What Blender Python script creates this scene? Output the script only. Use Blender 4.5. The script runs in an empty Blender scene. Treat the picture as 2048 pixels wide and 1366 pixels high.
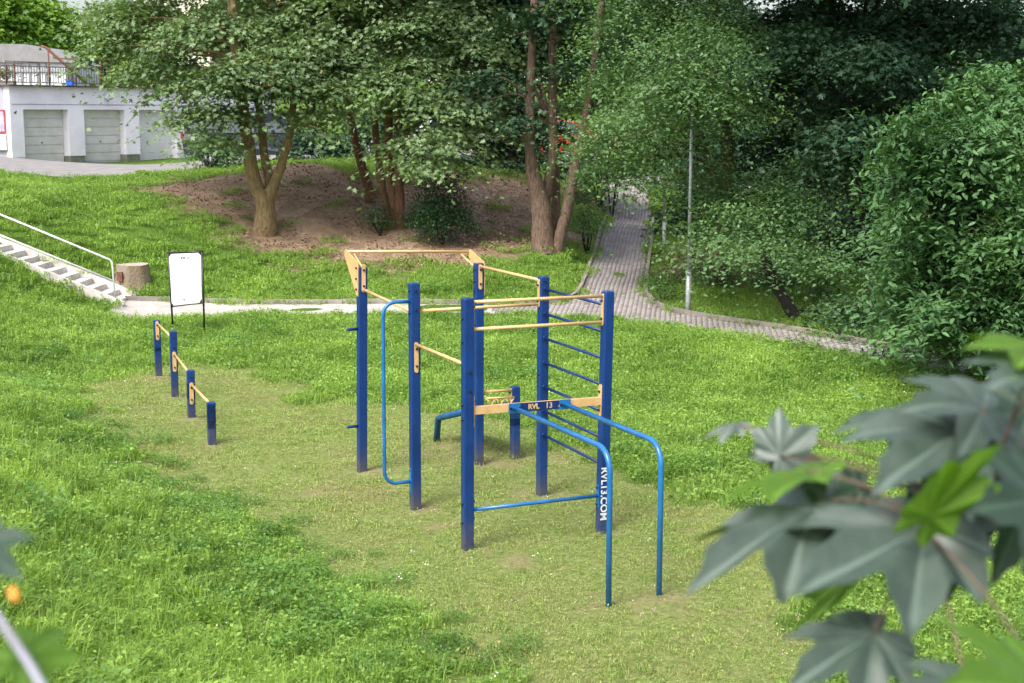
import bpy, bmesh, math, random
import numpy as np
from mathutils import Vector, Matrix, Euler
random.seed(7); rng = np.random.default_rng(7)
S = bpy.context.scene
COL = S.collection
# ------------------------------------------------------------------ camera, sky, sun, exposure
FPX, CW, CH = 2876.0, 1024.0, 683.0
PITCH = math.radians(8.94); CZ = 4.09
cd = bpy.data.cameras.new('camera'); cam = bpy.data.objects.new('camera', cd); COL.objects.link(cam)
cam.location = (0, 0, CZ); cam.rotation_euler = (math.radians(90) - PITCH, 0, 0)
cd.sensor_width = 36; cd.lens = FPX / 2048 * 36; cd.clip_start = .1; cd.clip_end = 2000
cd.dof.use_dof = True; cd.dof.focus_distance = 15; cd.dof.aperture_fstop = 6.7
S.camera = cam
SUN_EL, SUN_AZ = math.radians(52), math.radians(215)      # azimuth from +Y clockwise: behind the camera, to the left
w = bpy.data.worlds.new('World'); S.world = w; w.use_nodes = True
nt = w.node_tree; nt.nodes.clear()
sky = nt.nodes.new('ShaderNodeTexSky'); sky.sky_type = 'NISHITA'; sky.sun_disc = False
sky.sun_elevation = SUN_EL; sky.sun_rotation = SUN_AZ; sky.dust_density = 4; sky.ozone_density = .6; sky.air_density = 1.0
bg = nt.nodes.new('ShaderNodeBackground'); bg.inputs['Strength'].default_value = .12
wo = nt.nodes.new('ShaderNodeOutputWorld')
hs = nt.nodes.new('ShaderNodeHueSaturation'); hs.inputs['Saturation'].default_value = .6
nt.links.new(sky.outputs[0], hs.inputs['Color']); nt.links.new(hs.outputs[0], bg.inputs['Color']); nt.links.new(bg.outputs[0], wo.inputs['Surface'])
sl = bpy.data.lights.new('sun', 'SUN'); sun = bpy.data.objects.new('sun', sl); COL.objects.link(sun)
sl.energy = 1.5; sl.angle = math.radians(24); sl.color = (1, .96, .9)
sv = Vector((math.sin(SUN_AZ) * math.cos(SUN_EL), math.cos(SUN_AZ) * math.cos(SUN_EL), math.sin(SUN_EL)))
sun.rotation_euler = sv.to_track_quat('Z', 'Y').to_euler(); sun.location = (0, 0, 30)
S.view_settings.view_transform = 'Standard'; S.view_settings.look = 'None'; S.view_settings.gamma = 1
S.view_settings.exposure = 1.5; S.view_settings.use_curve_mapping = False
S.cycles.max_bounces = 6; S.cycles.transparent_max_bounces = 4; S.cycles.use_denoising = True

# ------------------------------------------------------------------ picture <-> place
cp, sp = math.cos(PITCH), math.sin(PITCH)
def at(px, py, Y):
    u = (px - CW) / FPX; v = (CH - py) / FPX
    d = np.array([u, cp + v * sp, -sp + v * cp]); d = d * (Y / d[1])
    return Vector((d[0], d[1], d[2] + CZ))
def to_px(x, y, z):
    zz = z - CZ
    dep = y * cp - zz * sp; up = y * sp + zz * cp
    dep = np.maximum(dep, .01)
    return CW + FPX * x / dep, CH - FPX * up / dep

# ------------------------------------------------------------------ terrain heights
ctrl = []
for (px, py, Y) in [(232,606,31.4),(700,612,31),(1000,614,31),(500,640,29),(260,640,29),
    (318,755,22.3),(424,885,17.6),(346,662,27.3),(90,770,22.2),(700,800,20.9),(1300,700,24.9),(1500,760,22.5),(1800,800,21),(1900,720,24.1),
    (1600,900,17.4),(1300,1000,15),(1000,1250,11.1),(1900,1250,11),(1500,1300,10.6),(2048,1000,15),(700,1240,11.2),(950,1330,10.4),(260,960,15.8),(550,1110,12.9),
    (1287,585,32.9),(1163,585,32.9),(1290,550,35.8),(1176,550,35.8),(1296,512,38.5),(1190,512,38.5),(1300,483,40.4),(1199,483,40.4),(1303,440,46.4),(1215,440,46.4),
    (1590,665,26.6),(1380,632,29.4),(1800,705,24.6),(2048,740,23),
    (1085,497,36),(1120,502,36),(795,462,38),(530,472,37),(742,392,41),(600,345,41.3),(700,348,41.8),(450,350,42.8),(400,337,46),(640,420,38.6),(900,470,38),(950,372,44),(1080,360,46),
    (0,370,40),(150,440,35),(300,450,35.5),(300,560,33),(0,600,28.4),(120,640,27.5),(0,512,31),(116,560,31.2),(0,700,24),(0,800,18),(0,900,13.5),(150,345,45),
    (1500,560,33),(1600,500,38),(1800,560,34),(1450,480,41),(1380,620,30.3),
    (96,326,57),(320,321,62),(560,318,60)]:
    p = at(px, py, Y); ctrl.append((p.x, p.y, p.z))
ctrl += [(0,0,2.4),(-1.5,2.8,2.4),(-3.5,6.5,2.4),(-7.3,13.6,2.3),(-9.5,18,1.6),(-1.9,6.2,1.25),(-.6,4.3,1.35),(-4.5,11,1.35),(-1.2,7.6,.5),(-2.4,9.6,.5),(-2,11.6,.12),(1.2,8.2,.12),(2.5,6.5,.35),
    (2.5,2.5,1.8),(5,5,1),(8,8,.4),(12,14,.1),(14,22,0),(-5,0,3.4),(-12,8,3.6),(-14,20,2.8),(-14,30,3),(-18,40,3),(-20,55,2.6),(5,-6,3),(0,-12,3.5),(15,-10,2),
    (-6,52,2.35),(-2,50,2.4),(1,50,2.4),(-8,62,2.4),(0,62,2.5),(2.5,55,2.3),(4.2,56,1.7),(5,65,2.5),(12,45,1.2),(18,35,.6),(25,30,.4),(16,55,2),(30,55,2.5),
    (-30,80,4),(0,80,4.5),(30,80,4.5),(-60,60,5),(60,60,4),(0,130,9),(-70,130,10),(70,130,9),(-60,0,5),(60,0,2),(0,-60,4),(60,-60,3),(-60,-60,4),
    (0,260,16),(-180,260,18),(180,260,16),(-180,60,9),(180,60,6),(-180,-180,5),(180,-180,4),(0,-180,5)]
# the six posts of the frame: (px, py of base), (px, py of top), depth from the fitted grid
yaw = .433; D1 = Vector((math.sin(yaw), -math.cos(yaw), 0)); D2 = Vector((math.cos(yaw), math.sin(yaw), 0))
GA, GB, G0 = 1.535, 1.463, Vector((-1.686, 16.059, 0))
POST_PX = {'F':((724,942),(724,534),0,0),'E':((831,1021),(828,566),1,0),'A':((935,1097),(935,596),2,0),
           'D':((957,927),(957,526),0,1),'C':((1083,991),(1087,553),1,1),'B':((1203,1063),(1216,582),2,1)}
PB, PT = {}, {}
for k, (b, t, i, j) in POST_PX.items():
    Yk = (G0 + D1 * GA * i + D2 * GB * j).y
    PB[k] = at(*b, Yk); PT[k] = at(*t, Yk)
    ctrl.append(tuple(PB[k]))
ctrl = np.array(ctrl)
def tps_fit(P):
    n = len(P); d = np.hypot(P[:,None,0]-P[None,:,0], P[:,None,1]-P[None,:,1])
    K = np.where(d > 0, d*d*np.log(d+1e-9), 0) + np.eye(n)*.6
    A = np.zeros((n+3, n+3)); A[:n,:n] = K; A[:n,n] = 1; A[:n,n+1:n+3] = P[:,:2]; A[n,:n] = 1; A[n+1:n+3,:n] = P[:,:2].T
    return np.linalg.solve(A, np.concatenate([P[:,2], [0,0,0]]))
TW = tps_fit(ctrl)
def HV(x, y):
    x = np.asarray(x, float).ravel(); y = np.asarray(y, float).ravel(); out = np.zeros(len(x))
    for s in range(0, len(x), 20000):
        xs, ys = x[s:s+20000], y[s:s+20000]
        d2 = (xs[:,None]-ctrl[None,:,0])**2 + (ys[:,None]-ctrl[None,:,1])**2
        out[s:s+20000] = (.5*d2*np.log(d2+1e-18)) @ TW[:-3] + TW[-3] + TW[-2]*xs + TW[-1]*ys
    return out
def H(x, y): return float(HV([x], [y])[0])
def place(px, py):
    Ys = np.arange(4, 90, .25); v = (CH-py)/FPX; u = (px-CW)/FPX
    k = Ys/(cp+v*sp); z = CZ + (-sp+v*cp)*k; g = HV(u*k, Ys)
    i = np.argmax(z < g)
    if not (z < g).any(): i = len(Ys)-1
    a, b = z[i-1]-g[i-1], z[i]-g[i]
    Y = Ys[i-1] + .25 * a/(a-b) if a > b else Ys[i]
    p = at(px, py, Y); return Vector((p.x, p.y, H(p.x, p.y)))

# value noise for masks
def vnoise(x, y, s, seed=0):
    x = np.asarray(x)/s; y = np.asarray(y)/s; xi = np.floor(x).astype(int); yi = np.floor(y).astype(int); fx = x-xi; fy = y-yi
    def h(a, b): 
        v = np.sin(a*127.1+b*311.7+seed*74.7)*43758.5453; return v-np.floor(v)
    fx = fx*fx*(3-2*fx); fy = fy*fy*(3-2*fy)
    return (h(xi,yi)*(1-fx)+h(xi+1,yi)*fx)*(1-fy)+(h(xi,yi+1)*(1-fx)+h(xi+1,yi+1)*fx)*fy
def in_poly(x, y, poly):
    x = np.asarray(x); y = np.asarray(y); r = np.zeros(x.shape, bool); n = len(poly)
    for i in range(n):
        x1, y1 = poly[i][:2]; x2, y2 = poly[(i+1) % n][:2]
        if y1 == y2: continue
        c = ((y1 > y) != (y2 > y)) & (x < (x2-x1)*(y-y1)/(y2-y1)+x1); r ^= c
    return r
def poly_dist(x, y, poly):
    d = np.full(np.shape(x), 1e9); n = len(poly)
    for i in range(n):
        x1, y1 = poly[i][:2]; x2, y2 = poly[(i+1) % n][:2]; L = (x2-x1)**2+(y2-y1)**2
        t = np.clip(((x-x1)*(x2-x1)+(y-y1)*(y2-y1))/L, 0, 1)
        d = np.minimum(d, np.hypot(x-x1-t*(x2-x1), y-y1-t*(y2-y1)))
    return np.where(in_poly(x, y, poly), d, -d)
W2 = lambda pts: [tuple(place(*p))[:2] for p in pts]
MOWN = W2([(95,770),(300,735),(520,742),(690,800),(760,800),(1000,830),(1150,905),(1400,960),(1520,1050),(1640,1150),(1700,1366),(1640,1500),(1100,1480),(960,1366),(720,1235),(560,1120),(400,1040),(250,950),(160,860)])
DIRT = W2([(270,372),(440,352),(540,336),(700,333),(1000,348),(1150,385),(1165,480),(1080,530),(940,556),(800,556),(680,548),(560,525),(460,500),(380,450),(330,405)])
DIRT_R = W2([(1300,470),(1296,520),(1292,575),(1330,612),(1480,642),(1600,660),(1700,640),(1600,520),(1400,450)])
def mown_mask(x, y): return np.clip(poly_dist(x, y, MOWN)/.7 + (vnoise(x,y,.8,3)-.5)*1.6 + .3, 0, 1)
SCUFF = [(PB[k].x, PB[k].y, .26) for k in PB]+[(*tuple(place(*q))[:2], rr_) for q, rr_ in (((1030,917),.5),((995,915),.55),((890,893),.6),((1217,1215),.28),((1318,1193),.25),((318,757),.2),((350,794),.22),((383,840),.2),((424,887),.2),((880,1052),.15),((1040,1130),.18),((640,980),.25),((950,1290),.25))]
def dirt_mask(x, y):
    b_ = bank_mask(x, y)
    for (sx, sy, sr) in SCUFF: b_ = np.maximum(b_, np.clip(1.5-np.hypot(x-sx, (y-sy))/sr, 0, 1)*np.clip((vnoise(x,y,.12,41)*.6+vnoise(x,y,.3,42)*.8-.25)*1.6, 0, 1)*.5)
    return np.clip(b_, 0, 1)
def bank_mask(x, y): return np.clip(poly_dist(x, y, DIRT)/1.2 + (vnoise(x,y,1.1,5)-.5)*1.8 + (vnoise(x,y,.3,6)-.5)*.8 + .2, 0, 1) + np.clip(poly_dist(x, y, DIRT_R)/.8, 0, 1)*np.clip((vnoise(x,y,1.3,31)-.3)*1.6,0,.8)

# ------------------------------------------------------------------ materials
def newmat(name):
    m = bpy.data.materials.new(name); m.use_nodes = True; return m, m.node_tree, m.node_tree.nodes['Principled BSDF']
def N(nt, t, **kw):
    n = nt.nodes.new(t)
    for k, v in kw.items(): setattr(n, k, v)
    return n
def noise(nt, scale, detail=4, rough=.6, obj=True, vec=None):
    n = N(nt, 'ShaderNodeTexNoise'); n.inputs['Scale'].default_value = scale; n.inputs['Detail'].default_value = detail; n.inputs['Roughness'].default_value = rough
    if vec is None:
        g = N(nt, 'ShaderNodeNewGeometry'); vec = g.outputs['Position']
    nt.links.new(vec, n.inputs['Vector']); return n
def ramp(nt, fac, stops):
    r = N(nt, 'ShaderNodeValToRGB'); e = r.color_ramp.elements
    while len(e) < len(stops): e.new(.5)
    for i, (p, c) in enumerate(stops): e[i].position = p; e[i].color = (*c, 1)
    nt.links.new(fac, r.inputs[0]); return r.outputs[0]
def mixc(nt, f, a, b, mode='MIX'):
    m = N(nt, 'ShaderNodeMix', data_type='RGBA', blend_type=mode)
    for s, v in ((0, f), (6, a), (7, b)):
        if isinstance(v, (int, float)): m.inputs[s].default_value = v
        elif isinstance(v, tuple): m.inputs[s].default_value = (*v, 1)
        else: nt.links.new(v, m.inputs[s])
    return m.outputs[2]
def bump(nt, bs, h, dist=.01, st=1):
    b = N(nt, 'ShaderNodeBump'); b.inputs['Distance'].default_value = dist; b.inputs['Strength'].default_value = st
    nt.links.new(h, b.inputs['Height']); nt.links.new(b.outputs[0], bs.inputs['Normal'])
def wear_mat(name, col, col2=None, scale=6, rough=.6, spec=.5, amt=.5, bmp=0, metallic=0):
    m, t, b = newmat(name); n = noise(t, scale, 6, .65)
    col2 = col2 or tuple(c*.6 for c in col)
    c = ramp(t, n.outputs[0], [(.5-amt*.3, col2), (.5+amt*.2, col)]); t.links.new(c, b.inputs['Base Color'])
    b.inputs['Roughness'].default_value = rough; b.inputs['Specular IOR Level'].default_value = spec; b.inputs['Metallic'].default_value = metallic
    if bmp: bump(t, b, noise(t, scale*8, 4).outputs[0], bmp)
    return m
def foliage_mat(name, dark, light, trans=.35, rough=.45, spec=.4, patch=None, pscale=.5):
    m, t, b = newmat(name)
    a = N(t, 'ShaderNodeAttribute', attribute_name='tone')
    c = ramp(t, a.outputs['Fac'], [(0, dark), (1, light)])
    n = noise(t, pscale, 3, .6)
    if patch: c = mixc(t, ramp(t, n.outputs[0], [(.48, (0,0,0)), (.72, (.8,.8,.8))]), c, mixc(t, .7, c, patch))
    else:
        c = mixc(t, .5, c, ramp(t, n.outputs[0], [(.3, tuple(x*.7 for x in dark)), (.7, tuple(min(1,x*1.15) for x in light))]))
    t.links.new(c, b.inputs['Base Color']); b.inputs['Roughness'].default_value = rough; b.inputs['Specular IOR Level'].default_value = spec
    tr = N(t, 'ShaderNodeBsdfTranslucent'); t.links.new(mixc(t, 1.0, c, (1.3, 1.25, .5), 'MULTIPLY'), tr.inputs['Color'])
    mx = N(t, 'ShaderNodeMixShader'); mx.inputs[0].default_value = trans
    t.links.new(b.outputs[0], mx.inputs[1]); t.links.new(tr.outputs[0], mx.inputs[2]); t.links.new(mx.outputs[0], t.nodes['Material Output'].inputs['Surface'])
    return m
M = {}
M['grass_short'] = foliage_mat('short grass', (.12,.22,.035), (.42,.50,.17), .3, .6, .2, (.40,.36,.17), .9)
M['grass_meadow'] = foliage_mat('meadow grass', (.085,.20,.022), (.35,.51,.115), .4, .55, .25, None, .6)
M['grass_tall'] = foliage_mat('tall grass', (.095,.22,.022), (.39,.55,.12), .42, .55, .3, None, .8)
M['herb'] = foliage_mat('broad weeds', (.045,.13,.02), (.18,.34,.06), .35, .5, .4, None, .8)
M['petal_white'] = wear_mat('white petals', (.75,.75,.7), rough=.7)
M['petal_pink'] = wear_mat('pink petals', (.6,.35,.45), rough=.7)
M['petal_yellow'] = wear_mat('yellow petals', (.75,.55,.05), rough=.7)
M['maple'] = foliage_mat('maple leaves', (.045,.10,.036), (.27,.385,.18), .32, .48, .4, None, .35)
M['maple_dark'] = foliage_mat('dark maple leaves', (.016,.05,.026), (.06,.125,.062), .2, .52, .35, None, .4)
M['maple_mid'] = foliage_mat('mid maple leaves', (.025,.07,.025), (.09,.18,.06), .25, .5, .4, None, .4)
M['locust'] = foliage_mat('small light leaves', (.03,.088,.028), (.175,.30,.12), .35, .5, .4, None, .4)
M['elder'] = foliage_mat('elder leaves', (.02,.07,.026), (.13,.26,.09), .25, .52, .35, None, .6)
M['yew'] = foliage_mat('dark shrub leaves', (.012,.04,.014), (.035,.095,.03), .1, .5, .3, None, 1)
M['bright_leaf'] = foliage_mat('bright leaves', (.10,.22,.03), (.26,.42,.07), .4, .5, .4, None, .4)
def bark(name, a, b_):
    m, t, b = newmat(name); tc = N(t, 'ShaderNodeNewGeometry'); mp = N(t, 'ShaderNodeMapping'); mp.inputs['Scale'].default_value = (1,1,.25)
    t.links.new(tc.outputs['Position'], mp.inputs[0])
    n = noise(t, 22, 6, .7, vec=mp.outputs[0]); n2 = noise(t, 1.7, 3)
    c = ramp(t, n.outputs[0], [(.35, a), (.65, b_)]); c = mixc(t, ramp(t, n2.outputs[0], [(.5,(0,0,0)),(.7,(.35,.35,.35))]), c, (.05,.06,.03))
    t.links.new(c, b.inputs['Base Color']); b.inputs['Roughness'].default_value = .95; bump(t, b, n.outputs[0], .03); return m
M['bark_brown'] = bark('brown bark', (.07,.045,.034), (.22,.145,.105))
M['bark_red'] = bark('reddish bark', (.09,.045,.028), (.26,.13,.08))
M['bark_ochre'] = bark('ochre bark', (.14,.09,.045), (.36,.25,.12))
M['bark_dark'] = bark('dark bark', (.008,.007,.006), (.028,.022,.018))
# ground
m, t, b = newmat('ground'); M['ground'] = m
n1 = noise(t, .8, 5, .65); n2 = noise(t, 14, 6, .7); n3 = noise(t, 3.2, 5, .7); n4 = noise(t, 55, 4, .7)
meadow = ramp(t, n2.outputs[0], [(.3, (.05,.11,.018)), (.7, (.13,.22,.035))])
mown = ramp(t, n2.outputs[0], [(.3, (.13,.16,.045)), (.5, (.22,.27,.08)), (.75, (.38,.38,.17))])
mown = mixc(t, ramp(t, n1.outputs[0], [(.5,(0,0,0)),(.68,(.5,.5,.5))]), mown, ramp(t, n2.outputs[0], [(.3,(.17,.11,.06)),(.7,(.34,.26,.15))]))
dirt = ramp(t, n3.outputs[0], [(.3, (.25,.165,.11)), (.55, (.40,.28,.19)), (.75, (.53,.41,.30))])
dirt = mixc(t, ramp(t, n4.outputs[0], [(.5,(0,0,0)),(.65,(.35,.35,.35))]), dirt, mixc(t, .5, dirt, (.09,.06,.04)))
am = N(t, 'ShaderNodeAttribute', attribute_name='mown'); ad = N(t, 'ShaderNodeAttribute', attribute_name='dirt')
c = mixc(t, am.outputs['Fac'], meadow, mown); c = mixc(t, ad.outputs['Fac'], c, dirt)
t.links.new(c, b.inputs['Base Color']); b.inputs['Roughness'].default_value = 1; b.inputs['Specular IOR Level'].default_value = .1
bump(t, b, n4.outputs[0], .04)
def post_mat():
    m, t, b = newmat('blue post paint'); oi = N(t, 'ShaderNodeTexCoord'); sx = N(t, 'ShaderNodeSeparateXYZ'); t.links.new(oi.outputs['Object'], sx.inputs[0])
    n = noise(t, 9, 6, .7); at_ = N(t, 'ShaderNodeAttribute', attribute_name='soil')
    mp = N(t, 'ShaderNodeMath', operation='MULTIPLY'); t.links.new(at_.outputs['Fac'], mp.inputs[0]); r = ramp(t, n.outputs[0], [(.3,(.25,.25,.25)),(.6,(1,1,1))]); t.links.new(r, mp.inputs[1])
    c = ramp(t, noise(t, 2.3, 5).outputs[0], [(.3,(.002,.024,.125)),(.7,(.003,.038,.18))])
    c = mixc(t, ramp(t, noise(t, 45, 3, .8).outputs[0], [(.66,(0,0,0)),(.70,(.7,.7,.7))]), c, (.10,.14,.24)); c = mixc(t, mp.outputs[0], c, (.085,.075,.07)); t.links.new(c, b.inputs['Base Color'])
    t.links.new(ramp(t, n.outputs[0], [(.3,(.28,.28,.28)),(.8,(.5,.5,.5))]), b.inputs['Roughness']); b.inputs['Specular IOR Level'].default_value = .5; return m
M['post'] = post_mat()
M['blue_dark'] = wear_mat('dark blue paint', (.006,.03,.15), (.005,.02,.10), 5, .3)
M['blue_pipe'] = wear_mat('light blue paint', (.020,.155,.40), (.014,.11,.30), 5, .25)
M['yellow'] = wear_mat('yellow paint', (.64,.41,.19), (.52,.32,.14), 7, .38)
M['black'] = wear_mat('black paint', (.012,.013,.014), rough=.4)
M['bolt'] = wear_mat('dark bolts', (.03,.03,.035), rough=.35, metallic=.5)
M['white'] = wear_mat('white board', (.74,.75,.76), (.68,.69,.70), 3, .35)
M['concrete'] = wear_mat('concrete', (.46,.43,.40), (.29,.27,.24), 5, .9, .2, .7, .004)
M['kerb'] = wear_mat('kerb concrete', (.30,.27,.235), (.17,.15,.13), 3, .95, .2, .8, .004)
M['stair'] = wear_mat('pale stair concrete', (.66,.62,.60), (.46,.41,.37), 4, .9, .2, .7, .004)
M['asphalt'] = wear_mat('road', (.26,.245,.24), (.17,.16,.155), 2, .95, .2, .7, .004)
M['galv'] = wear_mat('galvanised steel', (.44,.46,.47), (.28,.29,.30), 12, .42, .5, .7, metallic=.25)
M['rail_paint'] = wear_mat('pale rail paint', (.66,.67,.66), (.45,.45,.43), 9, .4)
def paver_mat():
    m, t, b = newmat('grey pavers'); a = N(t, 'ShaderNodeAttribute', attribute_name='tone'); n = noise(t, 1.4, 5)
    c = ramp(t, a.outputs['Fac'], [(0,(.235,.205,.20)),(1,(.33,.295,.285))])
    c = mixc(t, ramp(t, n.outputs[0], [(.45,(0,0,0)),(.75,(.8,.8,.8))]), c, mixc(t, .55, c, (.11,.085,.07)))
    t.links.new(c, b.inputs['Base Color']); b.inputs['Roughness'].default_value = .9; return m
M['paver'] = paver_mat()
M['joint'] = wear_mat('paver joints', (.19,.165,.15), rough=1)
M['path_top'] = wear_mat('worn and lit path surface', (.47,.43,.40), (.30,.27,.25), 3, .95, .2, .8, .003)  # paler than the pavers; the light on this stretch is in its colour
M['lilac'] = wear_mat('pale lilac plaster', (.84,.80,.87), (.72,.68,.75), 1.3, .9, .2, .6, .003)
M['grey_plaster'] = wear_mat('grey plaster', (.44,.42,.52), (.34,.32,.40), 1.3, .9, .2)
M['door_grey'] = wear_mat('dusty garage door', (.66,.63,.62), (.50,.48,.46), 1.5, .6, .4, .8)
M['door_white'] = wear_mat('white garage door', (.68,.66,.68), (.58,.56,.57), 1.5, .5, .4, .6)
M['rust'] = wear_mat('rusty steel', (.22,.075,.045), (.10,.045,.035), 8, .8)
M['rail_brown'] = wear_mat('brown railing paint', (.085,.065,.055), (.05,.04,.035), 8, .7)
M['red_paint'] = wear_mat('red frame paint', (.45,.09,.10), rough=.5)
M['pink'] = wear_mat('pink panel', (.62,.50,.68), rough=.5)
M['moss'] = wear_mat('mossy plinth', (.24,.24,.20), (.12,.14,.07), 6, .95, .2, .8)
M['roof_pale'] = wear_mat('pale roof sheets', (.25,.245,.25), (.2,.195,.2), 3, .7)
M['shed_white'] = wear_mat('white boards', (.74,.76,.78), (.6,.62,.64), 3, .7)
M['orange_wall'] = wear_mat('orange render', (.62,.24,.14), (.50,.18,.10), 2, .9)
M['cream_wall'] = wear_mat('cream render', (.72,.66,.54), (.62,.55,.44), 1, .9)
M['roof_red'] = wear_mat('red tiles', (.35,.11,.06), (.2,.06,.04), 5, .9)
M['car_dark'] = wear_mat('dark car paint', (.018,.022,.035), (.012,.015,.025), 1, .2, .6)
M['car_white'] = wear_mat('white car paint', (.62,.65,.72), (.58,.6,.66), 1, .2, .6)
M['car_red'] = wear_mat('red car paint', (.62,.02,.035), (.5,.015,.03), 1, .2, .6)
M['rubber'] = wear_mat('rubber', (.02,.02,.02), rough=.9)
M['red_lamp'] = wear_mat('red lamp', (.4,.02,.015), rough=.2)
M['stump'] = wear_mat('stump bark', (.27,.23,.185), (.23,.155,.08), 2.2, .95, .2, .9, .03)
M['stump_top'] = wear_mat('sawn wood', (.42,.36,.31), (.28,.23,.19), 10, .9, .2, .8)
M['stump_ochre'] = wear_mat('ochre wood', (.42,.29,.12), (.24,.18,.09), 7, .9, .2, .8, .01)
M['blue_bin'] = wear_mat('blue plastic', (.02,.10,.6), rough=.4)
m, t, b = newmat('glass'); M['glass'] = m; b.inputs['Base Color'].default_value = (.03,.045,.055,1); b.inputs['Roughness'].default_value = .06; b.inputs['Specular IOR Level'].default_value = .8

# ------------------------------------------------------------------ builders
def root_loc(o):
    while o.parent: o = o.parent
    return Vector(o.location)
def tag(o, label=None, cat=None, group=None, kind=None):
    if label: o['label'] = label
    if cat: o['category'] = cat
    if group: o['group'] = group
    if kind: o['kind'] = kind
    return o
def thing(name, label, cat, loc, group=None):
    o = bpy.data.objects.new(name, None); COL.objects.link(o); o.location = loc; o.empty_display_size = .2
    return tag(o, label, cat, group)
def np_mesh(name, V, F, mat, tone=None, smooth=False, attrs=None):
    me = bpy.data.meshes.new(name); V = np.asarray(V, np.float32); F = np.asarray(F, np.int32); k = F.shape[1]
    me.vertices.add(len(V)); me.vertices.foreach_set('co', V.ravel())
    me.loops.add(F.size); me.loops.foreach_set('vertex_index', F.ravel())
    me.polygons.add(len(F)); me.polygons.foreach_set('loop_start', np.arange(len(F), dtype=np.int32)*k)
    me.update(calc_edges=True)
    if smooth: me.polygons.foreach_set('use_smooth', np.ones(len(F), bool))
    if tone is not None: a = me.attributes.new('tone', 'FLOAT', 'FACE'); a.data.foreach_set('value', np.asarray(tone, np.float32))
    for n_, v_ in (attrs or {}).items(): a = me.attributes.new(n_, 'FLOAT', 'POINT'); a.data.foreach_set('value', np.asarray(v_, np.float32))
    for q in (mat if isinstance(mat, (list, tuple)) else [mat]): me.materials.append(q)
    me.validate(); return me
def link(name, me, parent=None):
    o = bpy.data.objects.new(name, me); COL.objects.link(o)
    if parent: o.parent = parent
    return o
class MB:
    def __init__(s): s.v = []; s.f = []; s.sm = []
    def box(s, c, dims, ax=None, chamfer=0):
        c = Vector(c); ax = ax or (Vector((1,0,0)), Vector((0,1,0)), Vector((0,0,1)))
        x, y, z = [a*(d/2) for a, d in zip(ax, dims)]; n = len(s.v)
        if chamfer:
            ch = chamfer; a, b_ = dims[0]/2, dims[1]/2
            ring = [(a-ch,b_),(-a+ch,b_),(-a,b_-ch),(-a,-b_+ch),(-a+ch,-b_),(a-ch,-b_),(a,-b_+ch),(a,b_-ch)]
            zs = [(-1,0),(1-ch*2/dims[2],0),(1,1)]
            for q, ins in zs:
                for (p, r) in ring:
                    kx = (abs(p)-ch*ins)/max(abs(p),1e-6); ky = (abs(r)-ch*ins)/max(abs(r),1e-6)
                    s.v.append(c+ax[0]*p*kx+ax[1]*r*ky+z*q)
            for l in range(2):
                for i in range(8): s.f.append((n+l*8+i, n+l*8+(i+1)%8, n+(l+1)*8+(i+1)%8, n+(l+1)*8+i)); s.sm.append(False)
            s.f.append(tuple(n+16+i for i in range(8))); s.f.append(tuple(n+7-i for i in range(8))); s.sm += [False]*2; return s
        for i, j, k in ((-1,-1,-1),(1,-1,-1),(1,1,-1),(-1,1,-1),(-1,-1,1),(1,-1,1),(1,1,1),(-1,1,1)): s.v.append(c+x*i+y*j+z*k)
        for q in ((0,3,2,1),(4,5,6,7),(0,1,5,4),(1,2,6,5),(2,3,7,6),(3,0,4,7)): s.f.append(tuple(n+i for i in q)); s.sm.append(False)
        return s
    def tube(s, pts, r, n=10, cap=True):
        pts = [Vector(p) for p in pts]; rs = r if isinstance(r, (list, tuple)) else [r]*len(pts)
        base = len(s.v); t0 = (pts[1]-pts[0]).normalized(); up = Vector((0,0,1)) if abs(t0.z) < .9 else Vector((1,0,0)); a = t0.cross(up).normalized()
        for i, p in enumerate(pts):
            t = (pts[min(i+1,len(pts)-1)]-pts[max(i-1,0)]).normalized(); a = (a-t*a.dot(t)).normalized(); b_ = t.cross(a)
            for k in range(n):
                q = 2*math.pi*k/n; s.v.append(p+(a*math.cos(q)+b_*math.sin(q))*rs[i])
        for i in range(len(pts)-1):
            for k in range(n): s.f.append((base+i*n+k, base+i*n+(k+1)%n, base+(i+1)*n+(k+1)%n, base+(i+1)*n+k)); s.sm.append(True)
        if cap: s.f.append(tuple(base+n-1-k for k in range(n))); s.f.append(tuple(base+(len(pts)-1)*n+k for k in range(n))); s.sm += [False]*2
        return s
    def prism(s, poly, ext):
        n = len(s.v); ext = Vector(ext); m = len(poly)
        for p in poly: s.v.append(Vector(p))
        for p in poly: s.v.append(Vector(p)+ext)
        s.f.append(tuple(range(n+m-1, n-1, -1))); s.f.append(tuple(range(n+m, n+2*m))); s.sm += [False]*2
        for i in range(m): s.f.append((n+i, n+(i+1)%m, n+m+(i+1)%m, n+m+i)); s.sm.append(False)
        return s
    def build(s, name, mat, parent=None, attrs=None):
        o0 = root_loc(parent) if parent else Vector((0,0,0))
        me = bpy.data.meshes.new(name); me.from_pydata([tuple(v-o0) for v in s.v], [], s.f); me.materials.append(mat)
        me.polygons.foreach_set('use_smooth', s.sm)
        for n_, v_ in (attrs or {}).items(): a = me.attributes.new(n_, 'FLOAT', 'POINT'); a.data.foreach_set('value', np.asarray(v_, np.float32))
        bm = bmesh.new(); bm.from_mesh(me); bmesh.ops.recalc_face_normals(bm, faces=bm.faces); bm.to_mesh(me); bm.free()
        return link(name, me, parent)
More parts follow.
